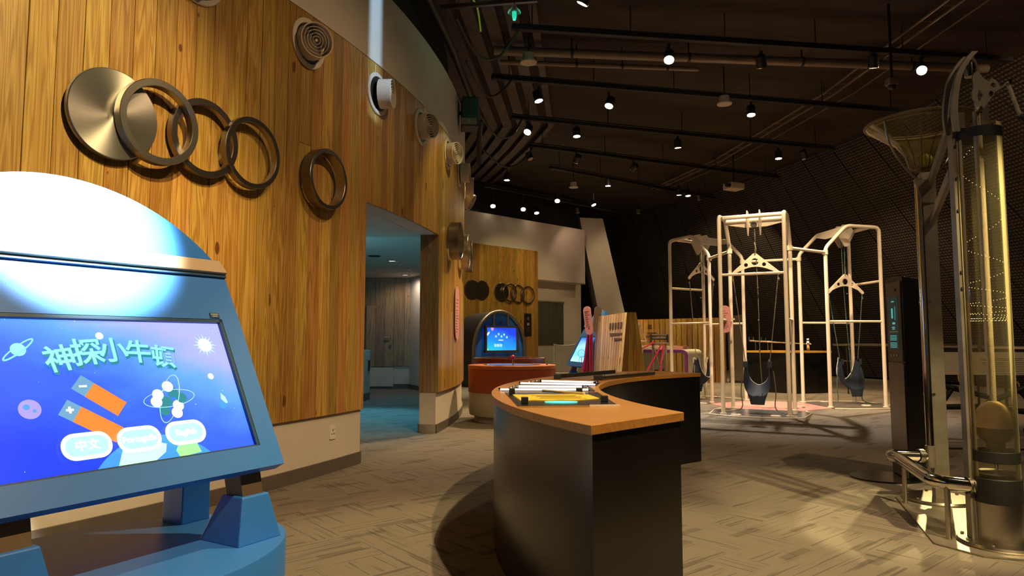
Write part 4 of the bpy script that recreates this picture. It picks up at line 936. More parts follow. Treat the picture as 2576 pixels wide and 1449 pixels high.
# hangers, ropes and slings
def swing(key, label_h, label_s, ropem, yaw=0.0, d=0.62, apex=2.68, sling_z=0.0, twist=0.0):
    o, s_ = FR[key]; C_ = TC + o * (RIN + DEP * d); xx = (s_ * math.cos(yaw) + o * math.sin(yaw)).normalized(); nn = xx.cross(Vector((0, 0, 1)))
    t = thing('swing_hanger', label_h, 'hanger', C_ + Vector((0, 0, apex)), 0, 'swing hangers')
    m = Matrix.Identity(4)
    for i in range(3): m[i][0] = xx[i]; m[i][1] = (0, 0, 1)[i]; m[i][2] = nn[i]
    m.translation = C_ + Vector((0, 0, apex - .34))
    ol = [(0.05 * math.cos(R(a)), .31 + .035 * math.sin(R(a))) for a in range(20, 161, 20)]
    ol += [(-.37, .035), (-.395, .015), (-.40, -.01), (-.385, -.03), (-.36, -.032), (-.34, -.02)] + [(-.28 + .56 * i / 10, .02 + .095 * math.sin(math.pi * (i + .6) / 11.2)) for i in range(0, 11)] + [(.34, -.02), (.36, -.032), (.385, -.03), (.40, -.01), (.395, .015), (.37, .035)]
    circ = lambda x, y, r: [(x + r * math.cos(2 * math.pi * i / 20), y + r * math.sin(2 * math.pi * i / 20)) for i in range(20)]
    holed_plate('plate', ol, [circ(0, .20, .058), circ(-.145, .15, .032), circ(.145, .15, .032), circ(0, .318, .010)], .014, m, M['white'], t)
    top = C_ + Vector((0, 0, ZO - .05)); ap = C_ + Vector((0, 0, apex - .03))
    rp = MB().tube(bez([top, (top + ap) / 2 + xx * .012, ap], 6), .009, 6).build('hoist_rope', ropem, t, 60)
    MB().lathe([(.0005, 0), (.05, 0), (.055, .02), (.05, .04), (.0005, .04)], 18, Matrix.Translation(top.lerp(ap, .12)) @ nn.to_track_quat('Z', 'Y').to_matrix().to_4x4()).build('pulley', M['blackmetal'], t, 40)
    MB().tube(bez([ap + Vector((0, 0, .0)), ap + Vector((0, 0, .10)) + xx * .02, ap + Vector((0, 0, .22))], 6), .014, 6).build('carabiner', M['steel'], t, 40)
    # sling
    zc = sling_z; st = thing('sling_seat', label_s, 'swing seat', C_ + Vector((0, 0, .2)), 0, 'navy sling seats')
    n = 28; outw = o; fr_, bk_ = [], []
    for i in range(n + 1):
        a = math.pi * i / n; e = abs(math.cos(a)); sa = math.sin(a)
        x = -.175 * math.cos(a) / max(.55, (e ** 3 + sa ** 3) ** (1 / 3.0)); z = .90 - .43 * sa ** 0.8 + zc
        bk_.append(C_ + xx * x - outw * (.03 + .10 * sa) + Vector((0, 0, z)))
        fr_.append(C_ + xx * x * (1.18 + .22 * sa) + outw * (.05 + .13 * sa) + Vector((0, 0, z - .06 - .10 * sa - .10 * e * sa)))
    rows = []
    for i in range(n + 1):
        a, c = fr_[i], bk_[i]; sag_ = [a.lerp(c, k / 6) + Vector((0, 0, -.05 * math.sin(math.pi * k / 6) - .0)) for k in range(7)]; rows.append(sag_)
    b = MB(); b.loft(rows, cap=False, closed=False); vs = len(b.v)
    b2 = MB(); b2.loft([[q + Vector((0, 0, -.012)) + xx * (-.012 if i < n / 2 else .012) * abs(math.cos(math.pi * i / n)) * -1 for q in r] for i, r in enumerate(rows)], cap=False, closed=False)
    b.v += b2.v; b.f += [tuple(i + vs for i in f) for f in b2.f]
    b.build('sling', M['navy'], st, 70)
    MB().tube(bk_, .007, 6).build('piping', M['piping'], st, 60)
    # hanging front flap
    lo = int(n * .30); hi = n - lo; flap = [[fr_[i] + outw * .004, fr_[i].lerp(fr_[n // 2], .25) + Vector((0, 0, -.10)), Vector((fr_[i].lerp(fr_[n // 2], .35).x, fr_[i].lerp(fr_[n // 2], .35).y, .16 + zc))] for i in range(lo, hi + 1)]
    b = MB(); b.loft(flap, cap=False, closed=False); k = len(b.v); b2 = MB(); b2.loft([[q + outw * -.012 for q in r] for r in flap], cap=False, closed=False); b.v += b2.v; b.f += [tuple(i + k for i in f) for f in b2.f]
    b.build('front_flap', M['navy'], st, 60)
    for sg, idx in ((-1, 0), (1, n)):
        e = m @ Vector((sg * .365, -.01, 0)); q = fr_[idx].lerp(bk_[idx], .4)
        MB().tube(bez([e, e.lerp(q, .5) + Vector((0, 0, -.02)), q], 6), .0075, 6).build('sling_rope', ropem, st, 60)
        MB().lathe([(.0005, -.03), (.016, -.02), (.018, 0), (.016, .02), (.0005, .03)], 8, Matrix.Translation(e + Vector((0, 0, -.10)))).build('knot', ropem, st, 60)
        MB().box(q + Vector((0, 0, -.05)) + outw * .05, (.07, .02, .10), math.atan2(s_.y, s_.x)).build('strap_tab', M['cream'] if key == 'left' else M['navy'], st, bevel=.004)
        g0 = q + Vector((0, 0, -.15)) + xx * sg * .05
        MB().tube(bez([g0, g0 + Vector((0, 0, -.35)) + xx * sg * .03, g0 + Vector((0, 0, -(g0.z - .10))) + xx * sg * .02, g0 + Vector((0, 0, -(g0.z - .03))) + xx * sg * .18 + o * .05, g0 + Vector((0, 0, -(g0.z - .025))) + xx * sg * .36 + o * .12], 8), .009, 6).build('floor_rope', ropem, st, 60)
    # pull rope from the pulley through the seat
    e = C_ + Vector((0, 0, ZO - .1)) - o * .05
    MB().tube(bez([e, e + Vector((0, 0, -1.2)) + xx * .03, C_ + xx * .04 + Vector((0, 0, .95)), C_ + xx * .06 + Vector((0, 0, .50 + zc))], 8), .007, 6).build('pull_rope', ropem, st, 60)
    for zz in (2.1, 1.55, 1.05): MB().lathe([(.0005, -.018), (.015, -.008), (.015, .008), (.0005, .018)], 8, Matrix.Translation(C_ + xx * .035 + Vector((0, 0, zz)))).build('knot', ropem, st, 60)
swing('front', 'white three hole hanger plate in the front swing frame', 'navy sling seat hanging in the front swing frame', M['rope'])
swing('left', 'white three hole hanger plate in the left swing frame', 'navy sling seat hanging in the left swing frame', M['rope'], yaw=0.0, apex=2.84)
swing('right', 'white three hole hanger plate in the right swing frame', 'navy sling seat hanging in the right swing frame', M['ropegreen'], yaw=1.42, apex=2.47)
# pink info oval on the front frame
o, s_ = FR['left']; c = TC + FR['front'][0] * (RIN + .1) - FR['front'][1] * (HW + .12)
Mx = Matrix.Translation((3.66, 11.75, 1.58)) @ Matrix.Rotation(R(-8), 4, 'Z') @ Matrix.Rotation(R(90), 4, 'X')
t = thing('info_plate', 'pink rounded info plate clipped to the swing tower', 'sign', Mx.translation)
MB(Mx).prism(rrect(-.10, .10, -.235, .235, .098, 8), 0, .012).build('plate', M['pink'], t, 30)
lines(Mx, t, -.07, .07, .10, .14, 2, M['inkpink'], .0126); lines(Mx, t, -.07, .07, -.16, .06, 9, M['inkpink'], .0126)
MB(Mx).bar((.06, 0, -.02), (.17, 0, -.06), .03, .03).build('clip', M['white'], t)
for i, (x, y) in enumerate(((3.62, 11.15), (4.18, 10.95), (6.55, 12.75), (6.15, 13.55), (3.95, 14.35))):
    t = thing('floor_pad', ['round white floor pad at the left leg of the front swing', 'round white floor pad at the right leg of the front swing', 'round white floor pad near the outer leg of the right swing', 'round white floor pad behind the right swing', 'round white floor pad under the left swing'][i], 'floor pad', (x, y, 0), 0, 'white rope pads')
    T = Matrix.Translation((x, y, 0)); MB(T).lathe([(.0005, .010), (.085, .010), (.085, .022), (.07, .03), (.0005, .03)], 20).build('pad', M['cream'], t, 40); MB(T).lathe([(.02, .03), (.02, .045), (.0005, .047)], 10).build('eye_bolt', M['chrome'], t, 40)

# ============================================================ WATER TUBE EXHIBIT
TX = Vector((2.875, 4.12, 0)); T = Matrix.Translation(TX) @ Matrix.Diagonal((.82, .82, 1, 1))
t = thing('piston_tube', 'tall clear acrylic pump tube with a beige float and a crank on top', 'exhibit', TX)
r = 0.143
MB(T).lathe([(0.0005, .012), (.265, .012), (.27, .02), (.262, .034), (.0005, .036)], 48).build('base_plate', M['steel'], t, 30)
for a in range(0, 360, 45): MB(T).lathe([(.012, .034), (.012, .046), (.0005, .047)], 8, Matrix.Translation((.235 * math.cos(R(a)), .235 * math.sin(R(a)), 0))).build('bolt', M['chrome'], t, 40)
MB(T).lathe([(r + .004, .034), (r + .004, .26), (r, .262)], 48).build('steel_sleeve', M['steel'], t, 30)
MB(T).lathe([(r + .005, .255), (r + .007, .26), (r + .007, .395), (r + .003, .40)], 48).build('rubber_sleeve', M['rubber'], t, 30)
MB(T).lathe([(r, .25), (r, 2.52), (r - .006, 2.52), (r - .006, .25)], 56).build('acrylic_tube', M['acrylic'], t, 30)
MB(T).lathe([(.0005, .42), (r - .01, .42), (r - .01, .43), (.0005, .43)], 32).build('valve_plate', M['steel'], t, 30)
MB(T).lathe([(r + .001, .49), (r + .003, .492), (r + .003, .553), (r + .001, .555)], 48).build('black_band', M['rubber'], t, 30)
MB(T).lathe([(r + .001, 2.435), (r + .003, 2.437), (r + .003, 2.495), (r + .001, 2.497)], 48).build('top_band', M['rubber'], t, 30)
f = MB(T).lathe([(.0005, .845), (.03, .843), (.08, .82), (.118, .775), (.134, .735), (.134, .705), (.128, .70)], 40).build('float_dome', M['ball'], t, 60)
MB(T).lathe([(.136, .715), (.136, .695), (.128, .69)], 40).build('float_lip', M['ball'], f, 60)
MB(T).lathe([(.128, .69), (.12, .65), (.09, .615), (.06, .60), (.06, .565), (.035, .56), (.035, .50), (.0005, .50)], 40).build('float_base', M['bronze'], f, 40)
MB(T).tube([(0, 0, .50), (0, 0, .43)], .012, 10).build('guide_pin', M['chrome'], t, 40)
MB(T).tube(bez([(0, -.01, .84), (.003, -.005, 1.1), (-.003, 0, 1.45), (0.0, 0, 2.1), (0, 0, 2.62)], 8), [.017] * 12 + [.010] * 21, 8).build('lift_rope', M['ropewhite'], t, 60)
MB(T).box((.015, .03, 1.75), (.052, .03, 1.75)).build('inner_rail', M['cream'], t, bevel=.003)
hx = []
n = 250
for i in range(n + 1):
    k = -.35 + 6.85 * i / n; z = 1.31 + .90 * .49 ** k; a = math.pi + 2 * math.pi * k
    hx.append(((r - .010) * math.cos(a), (r - .010) * math.sin(a), z))
b = MB(T)
for k in range(0, n, 1):
    p = Vector(hx[k]); q = .0026; b.add([p + Vector(v) * q for v in ((1, 0, 0), (-1, 0, 0), (0, 1, 0), (0, -1, 0), (0, 0, 1), (0, 0, -1))], [(0, 2, 4), (2, 1, 4), (1, 3, 4), (3, 0, 4), (2, 0, 5), (1, 2, 5), (3, 1, 5), (0, 3, 5)])
bd = b.build('light_beads', M['beadglow'], t); bd['kind'] = 'stuff'
# upright rail beside the tube that carries the curved head
MB(T).box((-.165, .06, 1.28), (.032, .06, 2.5)).build('side_rail', M['plate2'], t, bevel=.003)
for z in (1.62, 1.52, 2.0, 2.2, 2.4): MB(T).tube([(-.165, .028, z), (-.165, .02, z)], .010, 8).build('rail_bolt', M['rubber'], t)
head = [(-.185, .0, 2.48), (-.195, 0, 2.60), (-.18, 0, 2.72), (-.145, 0, 2.84), (-.08, 0, 2.93), (-.02, 0, 2.985)]
for y in (-.03, .07):
    prof = bez([(x, y, z) for x, _, z in head], 6); b = MB(T)
    b.loft([[p + Vector((-.022, -.012, 0)), p + Vector((.022, -.012, 0)), p + Vector((.022, .012, 0)), p + Vector((-.022, .012, 0))] for p in prof]); b.build('head_arch', M['plate2'], t, 40)
MB(T).bar((-.15, -.04, 2.55), (-.15, .08, 2.55), .05, .10).build('head_spacer', M['steel'], t)
MB(T).tube(bez([(-.02, .02, 2.985), (.02, .02, 2.93), (.035, .02, 2.85), (.04, .02, 2.75)], 5), .010, 8).build('front_stay', M['plate2'], t, 40)
MB(T).lathe([(.0005, .09), (.032, .085), (.036, .05), (.036, 0), (.0005, 0)], 18, Matrix.Translation((-.025, .02, 2.84))).build('bearing_cup', M['chrome'], t, 40)
# crank quadrant
Qm = T @ Matrix.Translation((.02, -.04, 2.76)) @ Matrix.Rotation(R(90), 4, 'X')
ol = [(-.06, .085), (-.03, .10), (.0, .06), (.045, .03)] + [(.05 + .085 * math.cos(R(a)), -.03 + .085 * math.sin(R(a))) for a in (75, 55, 35, 15)] + [(.195, .035), (.19, .015), (.09, -.035), (.07, -.06), (-.02, -.155), (-.05, -.155), (-.055, -.13)] + [(-.02 + .065 * math.cos(R(a)), -.05 + .065 * math.sin(R(a))) for a in (230, 200, 170, 140)] + [(-.075, .06)]
holed_plate('crank_plate', ol, [[(.055, .005), (.075, .03), (.11, .02), (.085, -.01)], [(-.045, -.06), (-.03, -.02), (.0, -.05), (-.035, -.1)]], .012, Qm, M['plate2'], t)
MB(Qm).lathe([(.0005, .012), (.016, .012), (.018, .0), (.018, -.03)], 14, Matrix.Translation((.055, -.045, 0))).build('pivot', M['chrome'], t, 40)
MB(Qm).tube([(-.04, -.145, -.02), (-.04, -.145, .03)], .014, 10).build('rope_pin', M['chrome'], t, 40)
MB(Qm).tube([(.19, .025, -.02), (.19, .025, .03)], .014, 10).build('handle_pin', M['chrome'], t, 40)
MB(T).tube(bez([(.21, -.04, 2.785), (.235, -.05, 2.70), (.265, -.06, 2.60), (.29, -.06, 2.565)], 6), .013, 8).build('pull_cord', M['ropewhite'], t, 60)
MB(T).tube(bez([(.27, -.06, 2.57), (.30, -.07, 2.55), (.33, -.08, 2.50), (.36, -.10, 2.40)], 6), .02, 8).build('hand_grip', M['rubber'], t, 60)
MB(T).box((.06, .02, 2.60), (.05, .05, .14)).build('guide_block', M['steel'], t, bevel=.004)
MB(T).tube([(-.005, .0, 2.50), (-.005, .0, 2.86)], .014, 10).build('piston_rod', M['plate2'], t, 40)
# second post with a funnel bowl
PX = Vector((3.20, 5.24, 0)); P0 = Matrix.Translation(PX)
t = thing('funnel_post', 'square steel post with a chrome pipe and a smoked funnel bowl on top', 'exhibit', PX)
MB(P0).lathe([(.0005, .012), (.235, .012), (.24, .02), (.232, .034), (.0005, .036)], 48).build('base_plate', M['steel'], t, 30)
for a in range(20, 380, 60): MB(P0).lathe([(.012, .034), (.012, .046), (.0005, .047)], 8, Matrix.Translation((.2 * math.cos(R(a)), .2 * math.sin(R(a)), 0))).build('bolt', M['chrome'], t, 40)
MB(P0).box((.03, 0, 1.27), (.10, .11, 2.47), R(-20)).build('square_post', M['plate2'], t, bevel=.003)
MB(P0).tube([(-.06, -.04, .30), (-.06, -.04, 2.45)], .028, 14).build('chrome_pipe', M['chrome'], t, 50)
MB(P0).tube([(-.06, -.04, .26), (-.06, -.04, .42)], .034, 14).build('pipe_sleeve', M['plate2'], t, 50)
for z in (.8, 1.5, 2.1): MB(P0).box((-.02, -.02, z), (.10, .05, .02)).build('pipe_clip', M['steel'], t)
FB = P0 @ Matrix.Translation((0, 0, .035))
MB(FB).lathe([(.385, 2.86), (.36, 2.83), (.26, 2.76), (.175, 2.70), (.115, 2.61), (.095, 2.53), (.085, 2.50)], 48).build('bowl', M['smoke'], t, 50)
MB(FB).tube([(.385 * math.cos(2 * math.pi * i / 48), .385 * math.sin(2 * math.pi * i / 48), 2.865) for i in range(48)], .012, 6, closed=True).build('bowl_rim', M['bronze'], t, 50)
MB(FB).tube([(.36 * math.cos(2 * math.pi * i / 48), .36 * math.sin(2 * math.pi * i / 48), 2.845) for i in range(48)], .007, 6, closed=True).build('rim_rope', M['ropewhite'], t, 50)
for k in range(12):
    a = 2 * math.pi * k / 12
    MB(FB).tube([(rr * math.cos(a), rr * math.sin(a), z) for rr, z in ((.38, 2.86), (.262, 2.765), (.177, 2.705), (.117, 2.615), (.09, 2.51))], .003, 4).build('bowl_rib', M['cable'], t)
for a in (200, 20):
    MB(FB).tube(bez([(.37 * math.cos(R(a)), .37 * math.sin(R(a)), 2.85), (.33 * math.cos(R(a)), .33 * math.sin(R(a)), 2.68), (.2 * math.cos(R(a)), .2 * math.sin(R(a)), 2.52), (.06 * math.cos(R(a)), .06 * math.sin(R(a)), 2.42)], 6), .008, 6).build('bowl_arm', M['steel'], t, 50)
b = MB(P0); b.loft([[(-.11, -.07, 2.44), (.06, -.07, 2.44), (.06, -.055, 2.44), (-.11, -.055, 2.44)], [(-.04, -.07, 2.26), (.06, -.07, 2.26), (.06, -.055, 2.26), (-.04, -.055, 2.26)]]); b.build('gusset', M['plate2'], t)
for z in (2.45, 2.16):
    MB().bar(PX + Vector((.04, -.02, z - .04)), TX + Vector((-.13, .08, z + .08)), .03, .07).build('link_arm', M['plate2'], t)
tb = thing('toy_ball', 'lime green net ball in the funnel bowl', 'ball', PX + Vector((.02, -.02, 2.60)))
BM = Matrix.Translation(PX + Vector((.02, -.02, 2.60)))
MB(BM).lathe([(max(.0005, .055 * math.sin(math.pi * i / 10)), -.055 * math.cos(math.pi * i / 10)) for i in range(11)], 18).build('ball', M['lime'], tb, 60)
for k in range(6):
    a = math.pi * k / 6; MB(BM).tube([(.057 * math.cos(q) * math.cos(a), .057 * math.cos(q) * math.sin(a), .057 * math.sin(q)) for q in [2 * math.pi * i / 20 for i in range(20)]], .0018, 4, closed=True).build('net_cord', M['rubber'], tb)
# pipes and floor plate linking the two
t = thing('floor_plate', 'worn steel floor plate joining the tube and the funnel post', 'floor plate', ((TX.x + PX.x) / 2, (TX.y + PX.y) / 2, 0))
MB().prism([(2.50, 4.15), (2.62, 3.90), (2.85, 3.82), (3.12, 3.95), (3.45, 5.1), (3.40, 5.42), (3.15, 5.52), (2.95, 5.36)], .002, .011).build('plate', M['plate2'], t)
t = thing('transfer_pipe', 'chrome pipe loop between the tube and the funnel post', 'pipe', (2.85, 4.7, 0))
MB().tube(rounded([TX + Vector((-.115, .02, .34)), TX + Vector((-.28, .16, .34)), PX + Vector((-.34, -.12, .34)), PX + Vector((-.34, .03, .34)), PX + Vector((-.06, -.02, .34))], .09, 5), .042, 14).build('pipe', M['chrome'], t, 50)
for p in (TX + Vector((-.14, .04, .34)), PX + Vector((-.12, -.01, .34))): MB().lathe([(.05, -.02), (.05, .02)], 16, Matrix.Translation(p) @ Matrix.Rotation(R(90), 4, 'Y')).build('coupling', M['steel'], t, 40)
MB().tube([PX + Vector((-.30, -.10, .012)), PX + Vector((-.30, -.10, .34))], .016, 10).build('pipe_leg', M['steel'], t, 50)
MB().tube([TX + Vector((-.24, .10, .012)), TX + Vector((-.24, .10, .34))], .016, 10).build('pipe_leg', M['steel'], t, 50)
# ============================================================ INFO TOTEM
fp = [(3.41, 5.95), (3.47, 6.32), (3.77, 6.56), (3.72, 6.22)]
t = thing('info_totem', 'slim black info totem with a tall screen beside the tube exhibit', 'totem', (3.58, 6.2, 0))
MB().prism(fp[::-1], 0.012, 1.77).build('body', M['blklam'], t, bevel=.004)
n = Vector((-(fp[1][1] - fp[0][1]), fp[1][0] - fp[0][0], 0)).normalized(); xx = Vector((fp[0][0] - fp[1][0], fp[0][1] - fp[1][1], 0)).normalized()
Mx = Matrix.Identity(4)
for i in range(3): Mx[i][0] = xx[i]; Mx[i][1] = (0, 0, 1)[i]; Mx[i][2] = n[i]
Mx.translation = Vector(((fp[0][0] + fp[1][0]) / 2, (fp[0][1] + fp[1][1]) / 2, 0)) + n * .002
MB(Mx).prism(rrect(-.16, .16, 1.02, 1.73, .01, 2), 0, .010).build('front_panel', M['greysteel'], t)
MB(Mx).prism(rrect(-.17, .17, .02, 1.01, .004, 1), 0, .008).build('lower_panel', M['blackmetal'] if False else M['steel_dark'], t)
ts = MB(Mx).prism(rrect(-.11, .11, 1.13, 1.60, .004, 1), .010, .013).build('screen', emis('totem_screen', (.012, .03, .028), 0.6), t)
ic = emis('totem_ink', (.12, .55, .5), 0.7)
for x, y, w, h in ((0, 1.555, .06, .010), (-.02, 1.45, .035, .09), (.045, 1.45, .006, .12), (.01, 1.36, .06, .018), (0, 1.325, .07, .008), (0, 1.31, .06, .008)): MB(Mx).box((x, y, .0138), (w, h, .001)).build('screen_mark', ic, ts)
for k in range(4): MB(Mx).box((-.01, 1.25 - .013 * k, .0138), (.15, .005, .001)).build('text_line', ic, ts)
for k in range(4): MB(Mx).box((-.01, 1.185 - .013 * k, .0138), (.15, .005, .001)).build('text_line', ic, ts)
MB(Mx).box((0, 1.285, .0138), (.2, .012, .001)).build('divider', M['cream'], ts)
for k in range(3): MB(Mx).lathe([(.012, .010), (.012, .02), (.0005, .022)], 12, Matrix.Translation((-.06 + .06 * k, 1.075, 0))).build('push_button', M['chrome'], t, 40)
MB(Mx).box((.06, 1.655, .012), (.03, .03, .004)).build('camera_window', M['rubber'], t)
MB().prism(ellipse(3.30, 6.12, .30, .26, 32), .001, .013).build('foot_plate', M['blklam'], t)

# ============================================================ MIDDLE-DISTANCE EXHIBITS
def plank_face(parent, p0, p1, q0, q1, n, m, th=.025, name='plank'):
    # p0->p1 bottom edge, q0->q1 top edge; n boards, each a solid of its own
    p0, p1, q0, q1 = map(Vector, (p0, p1, q0, q1)); nn = (p1 - p0).cross(q0 - p0).normalized()
    for i in range(n):
        a, c = i / n + .004, (i + 1) / n - .004
        v = [p0.lerp(p1, a), p0.lerp(p1, c), q0.lerp(q1, c), q0.lerp(q1, a)]
        b = MB(); b.loft([v, [x - nn * th for x in v]]); o = b.build(name, m, parent)
# slanted pine monolith
t = thing('pine_monolith', 'slanted free standing pine block with dark lettering behind the counter', 'display block', (2.0, 11.9, 0))
A0, A1 = Vector((1.50, 12.9, 0)), Vector((1.66, 10.85, 0)); A2 = Vector((2.24, 10.95, 0)); A3 = Vector((2.1, 12.9, 0))
T0, T1 = Vector((1.58, 12.9, 1.66)), Vector((1.83, 10.85, 1.66)); T2 = Vector((1.985, 10.9, 1.66)); T3 = Vector((1.86, 12.9, 1.66))
b = MB(); hexa(b, [tuple(x + (y - x) * 0) for x, y in ((A0, T0), (A1, T1), (A2, T2), (A3, T3))], [tuple(x) for x in (T0, T1, T2, T3)]); b.M = Matrix()
cen = (A0 + A1 + A2 + A3 + T0 + T1 + T2 + T3) / 8
b.v = [cen + (v - cen) * .985 for v in b.v]; b.v = [Vector((v.x, v.y, max(v.z, 0.0))) for v in b.v]; b.build('core', M['pine_old'], t)
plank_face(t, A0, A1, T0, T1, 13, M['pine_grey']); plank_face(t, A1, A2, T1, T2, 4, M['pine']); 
# lettering marks on its left face
X_ = (T1 - T0).normalized(); U_ = ((T1 - A1)).normalized(); N_ = X_.cross(U_).normalized()
Mx = Matrix.Identity(4)
for i in range(3): Mx[i][0] = X_[i]; Mx[i][1] = U_[i]; Mx[i][2] = N_[i]
Mx.translation = T1
for k in range(5):
    MB(Mx).box((-.95 + .17 * k, -.20, .004), (.10, .10, .004)).build('lettering', M['ink'], t)
for k, (w, x) in enumerate(((.75, -.55), (.45, -.40))): MB(Mx).box((x, -.34 - .085 * k, .004), (w, .03, .004)).build('lettering', M['ink'], t)
# magenta A-frame beside it
t = thing('tube_easel', 'magenta tube easel at the left edge of the pine block', 'stand', (1.45, 12.4, 0))
MB().tube([(1.385, 12.2, 0), (1.40, 12.2, 1.32)], .045, 12).build('upright', M['magenta'], t, 50)
MB().tube([(1.20, 12.3, 0), (1.37, 12.22, 1.30)], .035, 12).build('leg', M['magenta'], t, 50); MB().tube([(1.36, 12.65, 0), (1.40, 12.25, 1.26)], .035, 12).build('leg', M['magenta'], t, 50)
MB().tube([(1.27, 12.27, .50), (1.39, 12.2, .52)], .025, 10).build('brace', M['magenta'], t, 50)
MB().tube([(1.34, 12.2, 1.345), (1.43, 12.2, 1.33)], .012, 8).build('cap', M['magenta'], t, 50)
# pink and white paddles above
for (x, y, z, rz, til, m_, lab) in ((1.33, 11.9, 1.56, -35, -7, 'pink', 'pink oval info paddle left of the pine block'), (1.635, 13.15, 1.62, 20, 8, 'cream', 'white oval paddle peeping over the pine block')):
    Mx = Matrix.Translation((x, y, z)) @ Matrix.Rotation(R(rz), 4, 'Z') @ Matrix.Rotation(R(til), 4, 'Y') @ Matrix.Rotation(R(90), 4, 'X')
    t = thing('info_paddle', lab, 'sign', (x, y, 0), 0, 'oval paddles')
    MB(Mx).prism(rrect(-.075, .075, -.25, .25, .074, 8), 0, .012).build('plate', M[m_], t, 30)
    if m_ == 'pink': lines(Mx, t, -.05, .05, -.10, .16, 9, M['inkpink'], .0126); MB(Mx).box((0, -.14, .0126), (.02, .03, .001)).build('code_mark', M['ink'], t)
    MB().tube([(x, y + .03, 0), (x, y + .03, z)], .012, 8).build('pole', M['blackmetal'], t, 50)
# mesh chair
cx, cy = 1.29, 15.75
t = thing('mesh_chair', 'cream wire mesh chair beyond the red drum table', 'chair', (cx, cy, 0), R(12))
K = wm(t)
b = MB(K)
def bk(u, v): return (-.24 + .48 * u, .20 + .07 * v + .05 * math.sin(math.pi * u), .50 + .62 * v - .025 * math.sin(math.pi * u) * v)
for d in range(-9, 10):
    for sg in (1, -1):
        pts = []
        for k in range(13):
            v = k / 12; u = (d + sg * v * 8) / 9 if sg == 1 else (d + 9 - v * 8) / 9
            if 0 <= u <= 1: pts.append(bk(u, v))
        if len(pts) > 1: b.tube(pts, .0065, 4)
o = b.build('mesh_back', M['mesh'], t); o['kind'] = 'stuff'
b = MB(K)
for d in range(-12, 13):
    for sg in (1, -1):
        pts = [(-.24 + .48 * u, -.25 + .45 * v, .47) for v, u in [(k / 8, (d + sg * (k / 8) * 12) / 12 if sg == 1 else (d + 12 - (k / 8) * 12) / 12) for k in range(9)] if 0 <= u <= 1]
        if len(pts) > 1: b.tube(pts, .006, 3)
o = b.build('mesh_seat', M['mesh'], t); o['kind'] = 'stuff'
MB(K).tube([bk(u / 10, 1) for u in range(11)], .014, 8).build('top_rail', M['mesh'], t, 50)
MB(K).box((-.255, .235, .81), (.045, .06, .66)).build('side_post', M['mesh'], t, bevel=.006); MB(K).box((.265, .235, .81), (.07, .06, .66)).build('side_post', M['mesh'], t, bevel=.006)
MB(K).tube([(-.25, -.25, .47), (.25, -.25, .47), (.25, .2, .47), (-.25, .2, .47)], .014, 8, closed=True).build('seat_frame', M['mesh'], t, 50)
for x, y in ((-.22, -.22), (.22, -.22), (-.22, .2), (.22, .2)): MB(K).tube([(x, y, .47), (x * 1.1, y * 1.1, 0.0)], .013, 8).build('leg', M['mesh'], t, 50)
# wire rings beside it
t = thing('wire_rings', 'two thin wire rings on a small stand by the mesh chair', 'wire stand', (1.31, 12.95, 0))
for z, x in ((.97, 1.315), (.85, 1.335)): MB().tube([(x + .07 * math.cos(a), 12.95, z + .07 * math.sin(a)) for a in [2 * math.pi * i / 24 for i in range(24)]], .003, 5, closed=True).build('ring', M['chrome'], t)
MB().tube([(1.315, 12.95, .0), (1.315, 12.95, .90)], .006, 6).build('stem', M['chrome'], t, 50); MB().lathe([(.0005, 0.0), (.12, 0.0), (.12, .015), (.0005, .02)], 20, Matrix.Translation((1.315, 12.95, 0))).build('foot', M['steel'], t, 40)
# low pine wall with lettering, steel end panel
t = thing('pine_screen', 'low pine screen with small lettering behind the white desk', 'screen wall', (5.0, 20.1, 0))
MB().box((4.95, 20.2, .92), (2.7, .1, 1.84)).build('core', M['pine_old'], t)
plank_face(t, (3.55, 20.15, 0), (6.25, 20.05, 0), (3.55, 20.15, 1.83), (6.25, 20.05, 1.90), 17, M['pine'])
for k in range(3): MB().box((4.06 + .17 * k, 20.135, 1.62), (.11, .012, .13)).build('lettering', M['ink'], t)
MB().box((4.3, 20.13, 1.44), (.65, .012, .035)).build('lettering', M['ink'], t); MB().box((4.15, 20.13, 1.34), (.4, .012, .03)).build('lettering', M['ink'], t)
t = thing('steel_screen', 'brushed steel panel closing the right end of the low pine screen', 'panel', (6.45, 19.9, 0))
b = MB(); hexa(b, [(6.32, 20.0, 0), (6.84, 19.75, 0), (6.88, 19.85, 0), (6.36, 20.1, 0)], [(6.30, 20.0, 1.92), (6.70, 19.8, 1.98), (6.74, 19.9, 1.98), (6.34, 20.1, 1.92)]); b.build('sheet', M['steel_dark'], t)
MB().box((6.62, 19.86, .03), (.52, .12, .06), R(-24)).build('foot_rail', M['blackmetal'], t)
# white desk with purple rolled edge
t = thing('curved_desk', 'white desk with a purple rolled edge in front of the low pine screen', 'desk', (4.6, 18.0, 0))
dp = [(-1.6, 0.98)] + [(.55 + .16 * math.sin(R(a)), .84 + .14 * math.cos(R(a))) for a in range(0, 91, 15)] + [(.71, 0.0), (.63, 0.0)] + [(.55 + .08 * math.sin(R(a)), .84 + .06 * math.cos(R(a))) for a in range(90, -1, -15)] + [(-1.6, .90)]
DM = Matrix.Translation((3.90, 17.95, 0)) @ Matrix.Rotation(R(-33), 4, 'Z') @ Matrix.Rotation(R(90), 4, 'X')
b = MB(DM); b.prism(dp, -.03, .0); b.build('front_edge', M['purple'], t)
b = MB(DM); b.prism([(x, z + .004 * (z > .1)) for x, z in dp], -1.25, -.03); b.build('shell', M['offwhite'], t, 40)
MB(DM).box((-.55, 1.035, -.45), (1.5, .09, .5)).build('riser', M['offwhite'], t); MB(DM).box((.36, 1.03, -.45), (.32, .08, .5)).build('riser_end', M['pink'], t)
